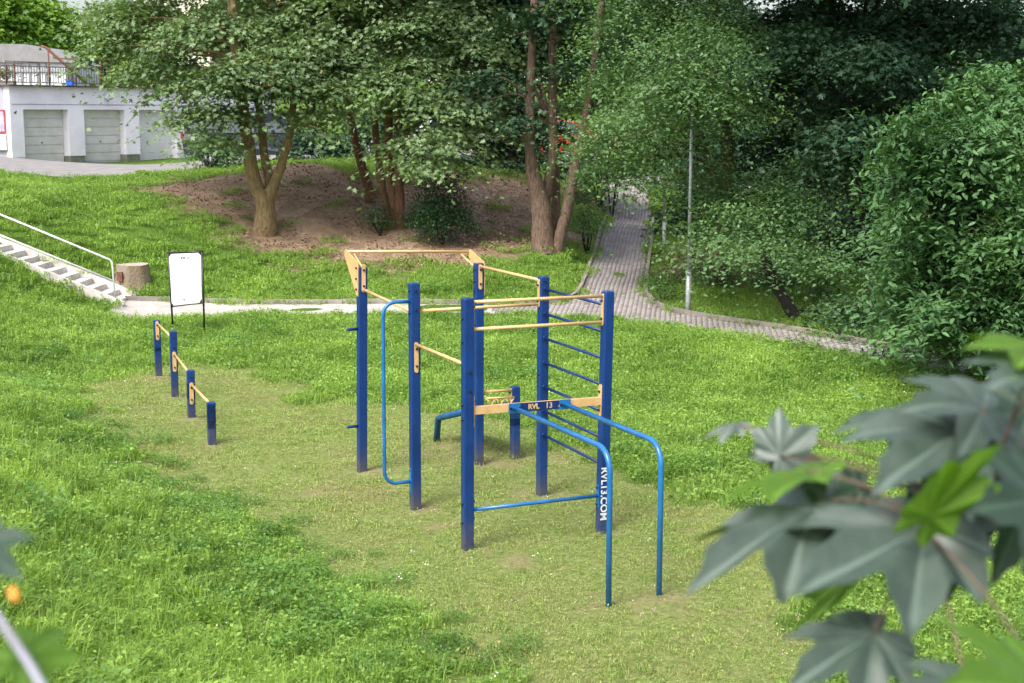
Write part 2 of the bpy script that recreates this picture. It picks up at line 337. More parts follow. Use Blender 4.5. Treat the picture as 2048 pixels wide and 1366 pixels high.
def smooth_pts(pts, n=6):
    pts = [Vector(p) for p in pts]; out = []
    P = [pts[0]*2-pts[1]]+pts+[pts[-1]*2-pts[-2]]
    for i in range(1, len(P)-2):
        for k in range(n):
            t = k/n; a, b_, c, d = P[i-1], P[i], P[i+1], P[i+2]
            out.append(.5*((2*b_)+(c-a)*t+(2*a-5*b_+4*c-d)*t*t+(3*b_-a-3*c+d)*t**3))
    out.append(pts[-1]); return out
def text_mesh(name, s, size, origin, xax, yax, mat, parent, depth=.002, off=.012):
    cu = bpy.data.curves.new(name, 'FONT'); cu.body = s; cu.size = size; cu.extrude = depth/size*size; cu.offset = off*size
    cu.align_x = 'CENTER'; cu.align_y = 'CENTER'; cu.resolution_u = 3
    o = bpy.data.objects.new(name, cu); COL.objects.link(o); bpy.context.view_layer.update()
    me = bpy.data.meshes.new_from_object(o); COL.objects.unlink(o); bpy.data.objects.remove(o)
    x = Vector(xax).normalized(); y = Vector(yax).normalized(); z = x.cross(y)
    mt = Matrix((x, y, z)).transposed().to_4x4(); mt.translation = Vector(origin)-root_loc(parent); me.transform(mt)
    me.materials.clear(); me.materials.append(mat); return tag(link(name, me, parent), kind='stuff')

s_bot, s_top = place(238,612), at(-40,497,31.2)
sd = Vector((s_top.x-s_bot.x, s_top.y-s_bot.y, 0)); run = sd.length; sd.normalize(); sn = Vector((-sd.y, sd.x, 0)); sn = sn if sn.y > 0 else -sn
s_bot = s_bot+sn*.05; rise = s_top.z-s_bot.z; ns = 10; wS = .95
# ------------------------------------------------------------------ ground sheet
gx = np.concatenate([np.arange(-400,-40,20), np.arange(-40,-14,1.), np.arange(-14,16,.15), np.arange(16,42,1.), np.arange(42,401,20)])
gy = np.concatenate([np.arange(-400,-20,20), np.arange(-20,2,1.), np.arange(2,52,.15), np.arange(52,90,1.), np.arange(90,501,20)])
X, Y = np.meshgrid(gx, gy); xf, yf = X.ravel(), Y.ravel()
Z = HV(xf, yf); rr = np.hypot(xf, yf); Z = np.where(rr > 200, Z*np.clip(1-(rr-200)/400, .3, 1)+4*(1-np.clip(1-(rr-200)/400, .3, 1)), Z)
mk = dirt_mask(xf, yf); mm = mown_mask(xf, yf)
near = (rr < 60)
st_s = (xf-s_bot.x)*sd.x+(yf-s_bot.y)*sd.y; st_t = (xf-s_bot.x)*sn.x+(yf-s_bot.y)*sn.y
Z = np.where((st_s > .0) & (st_s < run*1.5) & (st_t > -.1) & (st_t < wS+.1), Z-.35, Z)
Z = Z + near*(vnoise(xf,yf,.9,1)-.5)*.05*(1-.6*mm) + near*mk*((vnoise(xf,yf,1.4,8)-.5)*.22+(vnoise(xf,yf,.5,9)-.5)*.10)
nx, ny = len(gx), len(gy); ii = (np.arange(ny-1)[:,None]*nx+np.arange(nx-1)[None,:]).ravel()
F = np.stack([ii, ii+1, ii+1+nx, ii+nx], 1)
g = link('ground', np_mesh('ground', np.stack([xf,yf,Z],1), F, M['ground'], smooth=True, attrs={'mown':mm,'dirt':mk*near})); tag(g, kind='structure')

# ------------------------------------------------------------------ paths, kerbs, pavers
def resample(pts, n):
    P = np.array([tuple(p) for p in smooth_pts([Vector((*q,0)) for q in pts], 8)])[:,:2]
    d = np.concatenate([[0], np.cumsum(np.hypot(*np.diff(P,axis=0).T))]); t = np.linspace(0, d[-1], n)
    return np.stack([np.interp(t,d,P[:,0]), np.interp(t,d,P[:,1])],1)
def strip(a, b_, n, k, lift):
    A, B = resample(a, n), resample(b_, n); V = []; 
    for j in range(k+1): V.append(A+(B-A)*j/k)
    V = np.concatenate(V); z = HV(V[:,0], V[:,1])+lift; f = []
    for j in range(k):
        i = np.arange(n-1); f.append(np.stack([j*n+i, j*n+i+1, (j+1)*n+i+1, (j+1)*n+i],1))
    return np.column_stack([V, z]), np.concatenate(f), A, B
c_near = W2([(225,640),(260,640),(400,634),(700,629),(1000,628),(1160,633),(1300,649),(1450,668),(1600,692),(1800,730),(2100,770),(2500,830)])
c_far = W2([(218,604),(260,602),(400,606),(700,609),(1000,611),(1140,608),(1290,618),(1400,634),(1590,664),(1800,703),(2100,745),(2500,800)])
m_left = W2([(1152,606),(1163,585),(1176,550),(1190,512),(1199,483),(1215,440)]); m_right = W2([(1300,618),(1287,585),(1290,550),(1296,512),(1300,483),(1303,440)])
for lst, e in ((m_left, -.05), (m_right, .0)):
    lst += [(lst[-1][0]+.25+e, 53.), (lst[-1][0]+.5+e, 62.)]
va, fa, A1, B1 = strip(c_near, c_far, 90, 4, .012); vb, fb, A2, B2 = strip(m_left, m_right, 60, 4, .008)
me = np_mesh('path', np.concatenate([va, vb]), np.concatenate([fa, fb+len(va)]), [M['joint'], M['path_top']], smooth=True); path = link('path', me); tag(path, kind='structure')
fc = np.zeros((len(me.polygons),3), np.float32); me.polygons.foreach_get('center', fc.ravel()); me.polygons.foreach_set('material_index', (fc[:,0] < -.3).astype(np.int32))
# fillets at the junction
fil = [W2([(1340,630),(1318,616),(1302,604),(1292,594),(1287,583),(1270,600),(1262,625)]), W2([(1090,612),(1125,606),(1148,600),(1158,592),(1163,583),(1180,600),(1185,622)])]
PAVE = [list(map(tuple, A1))+list(map(tuple, B1[::-1])), list(map(tuple, A2))+list(map(tuple, B2[::-1]))]+fil
mb = MB()
for fp in fil:
    n = len(mb.v); mb.v += [Vector((x,y,H(x,y)+.010)) for x, y in fp]; mb.f.append(tuple(range(n, n+len(fp)))); mb.sm.append(False)
mb.build('path_corner', M['joint'], path)
u = Vector((m_left[4][0]-m_left[0][0], m_left[4][1]-m_left[0][1])).normalized(); o0 = Vector(m_left[0]); vperp = Vector((u.y, -u.x))
S_, T_ = np.meshgrid(np.arange(-14, 30, .205), np.arange(-16, 22, .105)); S_ = S_ + (np.round(T_/.105).astype(int) % 2)*.1
px_ = o0.x+S_*u.x+T_*vperp.x; py_ = o0.y+S_*u.y+T_*vperp.y; px_, py_ = px_.ravel(), py_.ravel()
ins = np.zeros(px_.shape, bool)
for P in PAVE: ins |= in_poly(px_, py_, P)
ins &= (py_ > 20) & (px_ < 16) & (px_ > -.35)
px_, py_ = px_[ins], py_[ins]; pz = HV(px_, py_)+.014+rng.normal(0,.0025,len(px_)); n = len(px_)
tx = rng.normal(0,.012,(n,2))
cor = []
for (a, b_) in ((-1,-1),(1,-1),(1,1),(-1,1)):
    for (hh, ins_) in ((-.02, 1.0), (.008, .965)):
        dx = (a*.0995*ins_*u.x+b_*.0503*ins_*vperp.x); dy = (a*.0995*ins_*u.y+b_*.0503*ins_*vperp.y)
        cor.append(np.stack([px_+dx, py_+dy, HV(px_+dx, py_+dy)+.014+hh+tx[:,0]*a*.1],1))
V = np.stack(cor, 1).reshape(-1,3); b0 = np.arange(n)[:,None]*8
F = np.concatenate([b0+np.array([[1,3,5,7]]), b0+np.array([[0,2,3,1]]), b0+np.array([[2,4,5,3]]), b0+np.array([[4,6,7,5]]), b0+np.array([[6,0,1,7]])])
tn = np.clip(rng.normal(.55,.25,n),0,1); pv = link('pavers', np_mesh('pavers', V, F, M['paver'], tone=np.tile(tn,5)), path); tag(pv, kind='stuff')
def kerb_line(pts, side, name='kerb_stone'):
    d = np.array(pts); seg = np.concatenate([[0], np.cumsum(np.hypot(*np.diff(d,axis=0).T))]); L = seg[-1]; s = 0
    while s < L-.3:
        e = min(s+1.0, L); p = [np.array([np.interp(q,seg,d[:,0]), np.interp(q,seg,d[:,1])]) for q in (s+.006, e-.006)]
        a, b_ = p; dr = Vector((b_-a)).normalized(); nn = Vector((dr.y,-dr.x))*side
        c = (a+b_)/2; z0, z1 = H(*a), H(*b_); ax = Vector((b_[0]-a[0], b_[1]-a[1], z1-z0)); Ln = ax.length; ax.normalize()
        ay = Vector((nn.x, nn.y, 0)); az = ax.cross(ay); az = az if az.z > 0 else -az
        dz = rng.normal(0,.004)
        m_ = MB(); m_.box(Vector((c[0],c[1],(z0+z1)/2+.005+dz))+ay*.045, (Ln,.08,.19), (ax,ay,az)); m_.build(name, M['kerb'], path); s += 1.0
kl = [tuple(q) for q in resample(W2([(250,601),(400,605),(700,608),(1000,610),(1090,610),(1140,604),(1158,590),(1170,568),(1183,532),(1199,483),(1215,440)]), 160)]
kr = [tuple(q) for q in resample(W2([(1303,440),(1300,483),(1296,512),(1290,550),(1287,580),(1296,600),(1320,617),(1370,630),(1480,648),(1590,664),(1700,684),(1800,703),(1950,725),(2100,745)]), 160)]
kerb_line(kl, -1); kerb_line(kr, -1)
# road in front of the garages
r_near = [(-22,43.5),(-14,43.2),(-9.5,45.5),(-7.5,47.5),(-5,48.5),(0,50),(4,52),(12,54)]; r_far = [(-26,52),(-22,53.2),(-17,54.5),(-14,59),(-10,66),(-3,69),(5,62),(14,60)]
v_, f_, _, _ = strip(r_near, r_far, 60, 16, .03); road = link('road', np_mesh('road', v_, f_, M['asphalt'], smooth=True)); tag(road, kind='structure')

# ------------------------------------------------------------------ workout frame
fr = thing('pull_up_frame', 'tall blue and yellow outdoor workout frame with six square posts, ladder and parallel bars', 'exercise frame', PB['E'])
bolts = MB()
def post(top, base, wd, parent, name='post'):
    m_ = MB(); ax = (top-base); L = ax.length; az = ax.normalized(); x = D2; y = az.cross(x).normalized(); x = y.cross(az)
    b0 = base-az*.3
    ch = .010; ring = []
    a = wd/2
    for (p, q) in ((a-ch,a),(-a+ch,a),(-a,a-ch),(-a,-a+ch),(-a+ch,-a),(a-ch,-a),(a,-a+ch),(a,a-ch)): ring.append((p,q))
    hs = [0,.3,.36,.45,.6,.8,(L+.3)*.6,L+.3-.008,L+.3]; ins = [1]*8+[.88]
    soil = []
    for h_, k_ in zip(hs, ins):
        for p, q in ring: m_.v.append(b0+az*h_+x*p*k_+y*q*k_); soil.append(max(0,1-max(0,h_-.3)/.34))
    for l in range(len(hs)-1):
        for i in range(8): m_.f.append((l*8+i, l*8+(i+1)%8, (l+1)*8+(i+1)%8, (l+1)*8+i)); m_.sm.append(False)
    t_ = (len(hs)-1)*8; m_.f.append(tuple(t_+i for i in range(8))); m_.sm.append(False)
    return m_.build(name, M['post'], parent, {'soil': soil})
for k in 'FEADCB': post(PT[k], PB[k], .1, fr)
def pz(k, z): b_, t_ = PB[k], PT[k]; return b_+(t_-b_)*((z)/(t_-b_).length)
def bolt(p, nrm, r=.013, L=.014): bolts.tube([p-nrm*.004, p+nrm*L], r, 6)
def bracket(k, nrm, zbar, z0, z1, parent=fr, wd=.045, bp=True, pos=None):
    c = (pos or (lambda z: pz(k, z)))
    side = Vector((-nrm.y, nrm.x, 0)); a, b_ = c(z0)+nrm*.0525, c(z1)+nrm*.0525; poly = []
    up = (b_-a).normalized(); r = wd/2
    for i in range(7): q = math.pi*i/6; poly.append(b_-up*r+side*math.cos(q)*r+up*math.sin(q)*r)
    for i in range(7): q = math.pi+math.pi*i/6; poly.append(a+up*r+side*math.cos(q)*r+up*math.sin(q)*r)
    m_ = MB(); m_.prism(poly, nrm*.008); m_.build('bracket', M['yellow'], parent)
    if bp:
        for f_ in (.22, .78) : bolt(a+(b_-a)*f_+nrm*.009, nrm)
def bar(k0, n0, k1, n1, z, r=.0168, mat='yellow', z1=None, name='bar'):
    m_ = MB(); m_.tube([pz(k0,z)+n0*.055, pz(k1,z1 if z1 is not None else z)+n1*.055], r, 12); return m_.build(name, M[mat], fr)
f, bk, rt, lf = D1, -D1, D2, -D2
# F-E (lower ends of the brackets), E-A, D-C, E-C, A-B double
bar('F', f, 'E', bk, 2.10); bracket('F', f, 0, 2.07, 2.40-.01); bracket('E', bk, 0, 2.07, 2.38)
bar('E', f, 'A', bk, 1.775); bracket('E', f, 0, 1.48, 1.80); bracket('A', bk, 0, 1.48, 1.80)
bar('D', f, 'C', bk, 2.36); bracket('D', f, 0, 2.09, 2.385); bracket('C', bk, 0, 2.09, 2.385)
bar('E', rt, 'C', lf, 2.115); bracket('E', rt, 0, 2.08, 2.385); bracket('C', lf, 0, 2.08, 2.385)
bar('A', rt, 'B', lf, 2.372); bar('A', rt, 'B', lf, 2.115); bracket('A', rt, 0, 2.08, 2.395); bracket('B', lf, 0, 2.08, 2.395)
bar('A', rt, 'B', lf, .375, .0185, 'blue_pipe')
for k, n_ in (('A', rt), ('B', lf)):
    MB().box(pz(k,.375)+n_*.0545, (.008,.05,.22), (n_, D1, Vector((0,0,1)))).build('mounting_plate', M['blue_pipe'], fr)
    for z in (.29,.46): bolt(pz(k,z)+n_*.058, n_)
# beam with the name plate
pa, pb = pz('A',1.342)+rt*.055, pz('B',1.335)+lf*.055; bx = (pb-pa).normalized(); L = (pb-pa).length; by = bx.cross(Vector((0,0,1))).normalized(); bz = by.cross(bx); bz = bz if bz.z > 0 else -bz
MB().box((pa+pb)/2, (L,.05,.075), (bx,by,bz)).build('beam', M['yellow'], fr)
fn = by if by.dot(D1) > 0 else -by
for k, n_ in (('A', rt), ('B', lf)): bracket(k, n_, 0, 1.17, 1.50, wd=.06)
MB().box(pa+bx*L*.505+fn*.032, (L*.43,.010,.085), (bx,by,bz)).build('name_plate', M['blue_dark'], fr)
text_mesh('lettering', 'RVL', .070, pa+bx*L*.455+fn*.0375, bx, bz, M['yellow'], fr, off=.03)
text_mesh('lettering', '13', .078, pa+bx*L*.575+fn*.0375, bx, bz, M['yellow'], fr)
text_mesh('lettering', '.com', .036, pa+bx*L*.67+fn*.0375-bz*.008, bx, bz, M['yellow'], fr, off=.004)
# parallel bars
for (fs, gpx, bend) in ((.305, (1217,1214), (1200,889)), (.70, (1318,1192), (1303,880))):
    s0 = pa+bx*L*fs+fn*.045; g0 = place(*gpx)
    top = Vector((g0.x, g0.y, s0.z+.02)); d = (top-s0); dn = d.normalized(); R = .20
    pts = [s0, top-dn*R]
    for i in range(1, 9):
        q = math.pi/2*i/8; pts.append(top-dn*R+dn*R*math.sin(q)-Vector((0,0,1))*R*(1-math.cos(q)))
    pts.append(g0-Vector((0,0,.2))); MB().tube(pts, .0245, 16).build('parallel_bar', M['blue_pipe'], fr)
    MB().box(s0-fn*.004, (.12,.008,.095), (bx,by,bz)).build('clamp_plate', M['blue_pipe'], fr)
    for e in (-.045,.045): bolt(s0+bx*e, fn)
# ladder rungs C-B
for i in range(7):
    z = 2.276-.2652*i; m_ = MB(); m_.tube([pz('C',z)+f*.05, pz('B',z)+bk*.05], .0145, 10); m_.tube([pz('C',z)+f*.05, pz('C',z)+f*.064], .028, 12); m_.tube([pz('B',z)+bk*.064, pz('B',z)+bk*.05], .028, 12)
    m_.build('rung', M['blue_dark'], fr)
# rear high bar on outrigger plates
zz = Vector((0,0,1))
for k, n_ in (('F', lf), ('D', rt)):
    a = pz(k, 2.02)+n_*.056; b1 = pz(k, 2.36)+n_*.056; tip = pz(k, 2.49)+n_*.056-D1*.42
    poly = [a+D1*.04, b1+D1*.045, b1+D1*.02+zz*.05, tip+D1*.03+zz*.03, tip-D1*.02, tip-D1*.01-zz*.05, a-D1*.015+zz*.02]
    MB().prism(poly, n_*.008).build('outrigger_plate', M['yellow'], fr)
    for z in (2.10,2.22,2.34): bolt(pz(k,z)+n_*.064, n_)
    g1 = tip-n_*.10; c1 = pz(k,2.34)-D1*.05-n_*.02
    MB().tube([c1, g1+D1*.01-zz*.03], .012, 8).build('strut', M['yellow'], fr)
MB().tube([pz('F',2.49)+lf*.05-D1*.42, pz('D',2.49)+rt*.05-D1*.42], .0175, 12).build('bar', M['yellow'], fr)
# bent vertical pole on E, pegs on F
a, b_ = pz('E', 2.22)+lf*.05, pz('E', .32)+lf*.05; R = .13; X_ = .29; pts = [a]
for i in range(0, 9): q = math.pi/2*i/8; pts.append(a+lf*(X_-R)+lf*R*math.sin(q)-zz*R*(1-math.cos(q)))
for i in range(0, 9): q = math.pi/2*i/8; pts.append(b_+lf*(X_-R)+lf*R*math.cos(q)+zz*R*(1-math.sin(q)))
pts.append(b_); MB().tube(pts, .019, 14).build('climbing_pole', M['blue_pipe'], fr)
for z in (.44,.20): bolt(pz('E',z)+lf*.05, lf)
MB().box(pz('E',.32)+lf*.054, (.008,.05,.28), (lf,D1,zz)).build('mounting_plate', M['blue_pipe'], fr)
for z in (1.65,.53): MB().tube([pz('F',z)+lf*.04, pz('F',z)+lf*.17, pz('F',z)+lf*.18], [.017,.017,.013], 12).build('peg', M['blue_dark'], fr)
# exposed bolts
for k, n_, zs in (('E', f, (2.33,2.13)), ('A', f, (1.72,1.54)), ('E', lf, (2.33,2.10)), ('E', rt, (2.33,)), ('A', lf, (2.22,2.0,1.40,1.26,.44,.26)), ('D', lf, (2.32,2.18,2.07)), ('C', f, (2.36,2.14)), ('B', rt, (2.28,1.9)), ('C', lf, (1.35,)), ('F', lf, ())):
    for z in zs: bolt(pz(k,z)+n_*.05, n_)
# sit-up bench behind post D
G = place(1030,917); GT = G+zz*.885
post(GT, G, .1, fr)
gz = lambda z: G+zz*z
dg = (G-PB['D']).normalized(); dgn = Vector((dg.x, dg.y, 0)).normalized()
MB().tube([pz('D',.865)+dgn*.05, gz(.845)-dgn*.05], .0165, 12).build('bar', M['yellow'], fr)
bracket('G', -D2, 0, .62, .87, pos=gz); bracket('D', rt, 0, .62, .89)
q0, q1 = pz('D',.80)+dgn*.06+D1*.10, gz(.78)-dgn*.06+D1*.10
m_ = MB(); m_.tube([q0, q1], .012, 8); m_.tube([q0-zz*.09, q1-zz*.09], .012, 8)
for i in range(6): s_ = q0+(q1-q0)*(i/6); e_ = q0+(q1-q0)*((i+1)/6); m_.tube([s_-(zz*.09 if i%2 else zz*0), e_-(zz*.09 if i%2 == 0 else zz*0)], .009, 8)
m_.build('foot_rest', M['yellow'], fr)
md = (pz('D',.62)+gz(.62))/2; up_end = Vector((md.x, md.y, .68+G.z)); bd = -D1
low = up_end+bd*1.35; low.z = H(low.x, low.y)+.33; foot = low+bd*.09; foot.z = H(foot.x, foot.y)-.05
w3 = dgn; hw = .22
def slab(p, q, t_, wd): 
    m_ = MB(); dr = (q-p).normalized(); nz = w3.cross(dr).normalized(); nz = nz if nz.z > 0 else -nz; m_.box((p+q)/2, ((q-p).length, wd, t_), (dr, w3, nz)); return m_
slab(up_end, low, .055, hw*2-.08).build('bench_board', wear_mat('green-grey board', (.05,.075,.06), (.035,.05,.04), 6, .5), fr)
for s_ in (-1,1):
    c1 = low+w3*s_*hw; MB().tube([up_end+w3*s_*hw, c1-bd*.09+zz*(-.0)+ (up_end-low).normalized()*.0, c1+bd*.02-zz*.03, foot+w3*s_*hw], .042, 10).build('bench_frame', wear_mat('bench blue', (.012,.10,.24), (.01,.06,.16), 6, .4), fr)
bo = bolts.build('bolts', M['bolt'], fr); tag(bo, kind='stuff')
# vertical lettering on post B
tb = pz('B',.40)+f*.051+lf*.012
text_mesh('lettering', 'RVL13.COM', .104, tb, -(PT['B']-PB['B']).normalized(), D2, M['white'], fr, off=.02)

# ------------------------------------------------------------------ stepped low bars on the left
lp = [((318,757),(313,640)),((350,794),(346,662)),((383,840),(381,740)),((424,887),(422,804))]
pl = [(place(*b_), t_) for b_, t_ in lp]; tl = [at(t_[0], t_[1], b_.y) for b_, t_ in pl]; bl = [b_ for b_, _ in pl]
lb = thing('low_push_up_bars', 'row of four short blue posts stepping down in height with yellow bars between', 'exercise bars', bl[1])
bolts = MB()
rd = (bl[3]-bl[0]); rd.z = 0; rd.normalize()
sD1, sD2 = D1.copy(), D2.copy(); D1 = rd; D2 = Vector((-rd.y, rd.x, 0)); 
for t_, b_ in zip(tl, bl): post(t_, b_, .1, lb)
for i in range(3):
    a0, a1 = tl[i], tl[i+1]; zb = a1.z-.05; p0 = Vector((a0.x, a0.y, zb)); p1 = Vector((a1.x, a1.y, zb))
    zb0 = min(a0.z-.04, at(0, (645,706,768)[i], bl[i].y).z); p0.z = zb0; p1.z = zb0-.01 if zb0 < a1.z-.02 else a1.z-.05
    MB().tube([p0+rd*.05, p1-rd*.05], .0165, 12).build('bar', M['yellow'], lb)
    pos = lambda z, b_=bl[i], t_=tl[i]: b_+(t_-b_)*((z-b_.z)/(t_.z-b_.z))
    bracket('x', rd, 0, p0.z-.27, p0.z+.03, parent=lb, pos=pos, wd=.055)
    for z in (.09,.24):
        bolt(tl[i+1]-Vector((0,0,z))+rd*.05, rd)
D1, D2 = sD1, sD2
bo = bolts.build('bolts', M['bolt'], lb); tag(bo, kind='stuff')

# ------------------------------------------------------------------ information board
g1, g2 = place(346,660), place(409,668); sb = thing('information_board', 'white blank-looking notice board in a thin black frame on two legs', 'notice board', (g1+g2)/2)
t1, t2 = at(337,506,g1.y), at(404,503,g2.y); dx = (t2-t1).normalized(); b1, b2 = at(343,613,g1.y), at(406,606,g2.y)
for (t_, g_) in ((t1,g1),(t2,g2)): MB().tube([t_, g_-zz*.1], .019, 8).build('leg', M['black'], sb)
MB().tube([t1-dx*.019, t2+dx*.019], .019, 8).build('top_rail', M['black'], sb); MB().tube([b1, b2], .013, 8).build('bottom_rail', M['black'], sb)
nb = dx.cross(zz).normalized(); nb = nb if nb.y < 0 else -nb
e = .022; poly = [t1+dx*e-zz*e, t2-dx*e-zz*e, b2-dx*e+zz*.015, b1+dx*e+zz*.015]
MB().prism([p+nb*.012 for p in poly], -nb*.012).build('panel', M['white'], sb)
ctr = (t1+t2)/2
text_mesh('lettering', 'RVL 13', .075, ctr-zz*.11+nb*.015+dx*.01, dx, zz, M['black'], sb)
MB().box((b1+b2)/2+zz*.10+nb*.016-dx*.06, (.03,.004,.03), (dx,nb,zz)).build('logo', M['black'], sb)
for c_, sx_, sy_ in ((t1,1,-1),(t2,-1,-1),(b1,1,1),(b2,-1,1)):
    c0 = c_+dx*sx_*.016+zz*sy_*.016+nb*.015; MB().prism([c0, c0+dx*sx_*.06, c0+zz*sy_*.06], nb*.004).build('corner_gusset', M['black'], sb)

# ------------------------------------------------------------------ stairs with handrail
st = thing('staircase', 'pale concrete steps climbing the grassy slope to the left edge', 'stairs', place(232,606))
for i in range(ns+4):
    x0 = run/ns*i; z1 = s_bot.z+rise/ns*(i+1)*1.0
    c = s_bot+sd*(x0+run/ns*.5+.03)+sn*(wS/2); c.z = z1-.15
    MB().box(c, (run/ns+.08, wS, .3), (sd, sn, zz)).build('step', M['stair'], st)
for side, ex in ((-.07, 0), (wS+.07, .0)):
    a = s_bot+sn*side-sd*.1; b_ = s_bot+sd*(run*1.4)+sn*side; b_.z = s_bot.z+rise*1.4; ax = (b_-a).normalized(); ay = sn; az = ax.cross(ay); az = az if az.z > 0 else -az
    MB().box((a+b_)/2+az*(-.07 if side < 0 else -.02), ((b_-a).length, .10, .34), (ax,ay,az)).build('string_kerb', M['stair'], st)
hr = thing('handrail', 'pale two-bar metal handrail beside the concrete steps', 'handrail', place(230,606))
b_ = place(231,604); t_ = at(224,521,b_.y); e1 = at(-60,404,b_.y+.1); m1 = at(228,562,b_.y); e2 = at(-60,446,b_.y+.1)
MB().tube([b_-zz*.1, t_-zz*.04, t_+zz*.0+(e1-t_).normalized()*.05, e1], .021, 10).build('top_rail', M['rail_paint'], hr)
MB().tube([m1, e2], .021, 10).build('middle_rail', M['rail_paint'], hr)
pe = Vector((e1.x, e1.y, H(e1.x, e1.y))); MB().tube([pe-zz*.8, e1], .021, 10).build('post', M['rail_paint'], hr)

# ------------------------------------------------------------------ stump
b_ = place(264,566); sp_ = thing('tree_stump', 'broad weathered tree stump with a flat sawn top in the grass beyond the steps', 'stump', b_)
m_ = MB(); nS = 28; rings = []
for li, (h_, r_) in enumerate(((-.3,.46),(-.1,.43),(.0,.40),(.18,.375),(.36,.36),(.43,.35))):
    for k in range(nS):
        q = 2*math.pi*k/nS; rr_ = r_*(1+.07*math.sin(3*q+1)+.04*math.sin(7*q)+.025*random.uniform(-1,1)); m_.v.append(b_+Vector((math.cos(q)*rr_, math.sin(q)*rr_, h_+.012*math.sin(2*q))))
for l in range(5):
    for k in range(nS): m_.f.append((l*nS+k, l*nS+(k+1)%nS, (l+1)*nS+(k+1)%nS, (l+1)*nS+k)); m_.sm.append(True)
m_.build('bark', M['stump'], sp_)
t_ = MB(); t_.v = [v+zz*.001 for v in m_.v[5*nS:]]; t_.f = [tuple(range(nS))]; t_.sm = [False]; t_.build('cut_top', M['stump_top'], sp_)
MB().box(b_+Vector((-.16,-.42,.2)), (.12,.08,.2)).build('metal_box', M['rust'], sp_)

# ------------------------------------------------------------------ leaves
def leaf_mesh(name, P, A, Nn, s, mat, shape='maple', tone=None, parent=None):
    T = {'kite': ([(0,0,0),(.45,.3,.07),(1,0,-.05),(.45,-.3,.07)], [(0,1,2),(0,2,3)]),
         'maple': ([(0,0,0),(.05,.42,.08),(.32,.26,.04),(.66,.50,0),(.58,.20,.03),(1,0,-.12),(.58,-.20,.03),(.66,-.50,0),(.32,-.26,.04),(.05,-.42,.08)], [(0,1,2),(0,2,3),(0,3,4),(0,4,5),(0,5,6),(0,6,7),(0,7,8),(0,8,9)]),
         'long': ([(0,0,0),(.3,.19,.04),(.7,.16,0),(1,0,-.10),(.7,-.16,0),(.3,-.19,.04)], [(0,1,2),(0,2,3),(0,3,4),(0,4,5)])}[shape]
    t = np.array(T[0]); f_ = np.array(T[1]); A = A/np.linalg.norm(A,axis=1,keepdims=True); Nn = Nn-A*(A*Nn).sum(1,keepdims=True); Nn /= np.linalg.norm(Nn,axis=1,keepdims=True)+1e-9; B = np.cross(Nn, A)
    V = P[:,None,:]+s[:,None,None]*(A[:,None,:]*t[None,:,0:1]+B[:,None,:]*t[None,:,1:2]+Nn[:,None,:]*t[None,:,2:3])
    n = len(P); k = len(t); F_ = (np.arange(n)[:,None,None]*k+f_[None]).reshape(-1,3)
    tn = tone if tone is not None else np.clip(rng.normal(.5,.25,n),0,1)
    V = V.reshape(-1,3)-(np.array(root_loc(parent)) if parent else 0)
    return link(name, np_mesh(name, V, F_, M[mat], tone=np.repeat(tn, len(f_))), parent)
def rdir(n): v = rng.normal(size=(n,3)); return v/np.linalg.norm(v,axis=1,keepdims=True)
def crown(lobes, per_m2, leaf, mat, shape, parent, clump=(.42,.42,.14), nleaf=26, droop=.35, shell=.55, name='crown', keep=None):
    Ps, As, Ns, Ts = [], [], [], []
    for (c, r) in lobes:
        r = np.array(r); area = 4*math.pi*((r[0]*r[1])**1.6/3+(r[0]*r[2])**1.6/3+(r[1]*r[2])**1.6/3)**(1/1.6)
        nc = max(6, int(area*per_m2)); d = rdir(nc); d[:,2] = np.where(rng.random(nc) < .25, d[:,2], np.abs(d[:,2])*.9-.15); rad = shell+(1-shell)*rng.random(nc)**.6; rad *= 1+.12*np.sin(d[:,0]*7+c[0])*np.cos(d[:,2]*6+c[2])
        cc = np.array(c)+d*r*rad[:,None]; 
        out = d*r; out /= np.linalg.norm(out,axis=1,keepdims=True)
        sc = rng.uniform(.65,1.35,nc); ct = rng.normal(0,.2,nc)
        cl = np.repeat(np.arange(nc), nleaf); n = len(cl); off = rng.normal(size=(n,3))*np.array(clump)*sc[cl][:,None]
        o_ = out[cl]; oh = o_.copy(); oh[:,2] = 0
        off[:,2] -= droop*(off*oh).sum(1)+.25*np.hypot(off[:,0],off[:,1])**2
        P = cc[cl]+off; hd = rng.uniform(0,2*math.pi,n)
        A = np.stack([np.cos(hd),np.sin(hd),rng.normal(-.35,.25,n)],1)+oh*.7
        ck = rng.normal(0,.22,(nc,2)); Nn = np.stack([rng.normal(0,.27,n)+ck[cl,0],rng.normal(0,.27,n)+ck[cl,1],np.ones(n)],1)+o_*.6
        Ps.append(P); As.append(A); Ns.append(Nn); Ts.append(np.clip(.45+ct[cl]+rng.normal(0,.2,n),0,1))
    P, A, Nn, Tn = map(np.concatenate, (Ps, As, Ns, Ts))
    if keep is not None: k = keep(P); P, A, Nn, Tn = P[k], A[k], Nn[k], Tn[k]
    return leaf_mesh(name, P, A, Nn, leaf*rng.uniform(.65,1.25,len(P)), mat, shape, Tn, parent)
PXM = lambda Y: Y/FPX
def lobe(px, py, Y, rx, ry, rd=None):
    c = at(px, py, Y); s = Y/FPX; return (tuple(c), (rx*s, (rd or (rx+ry)/2)*s, ry*s))
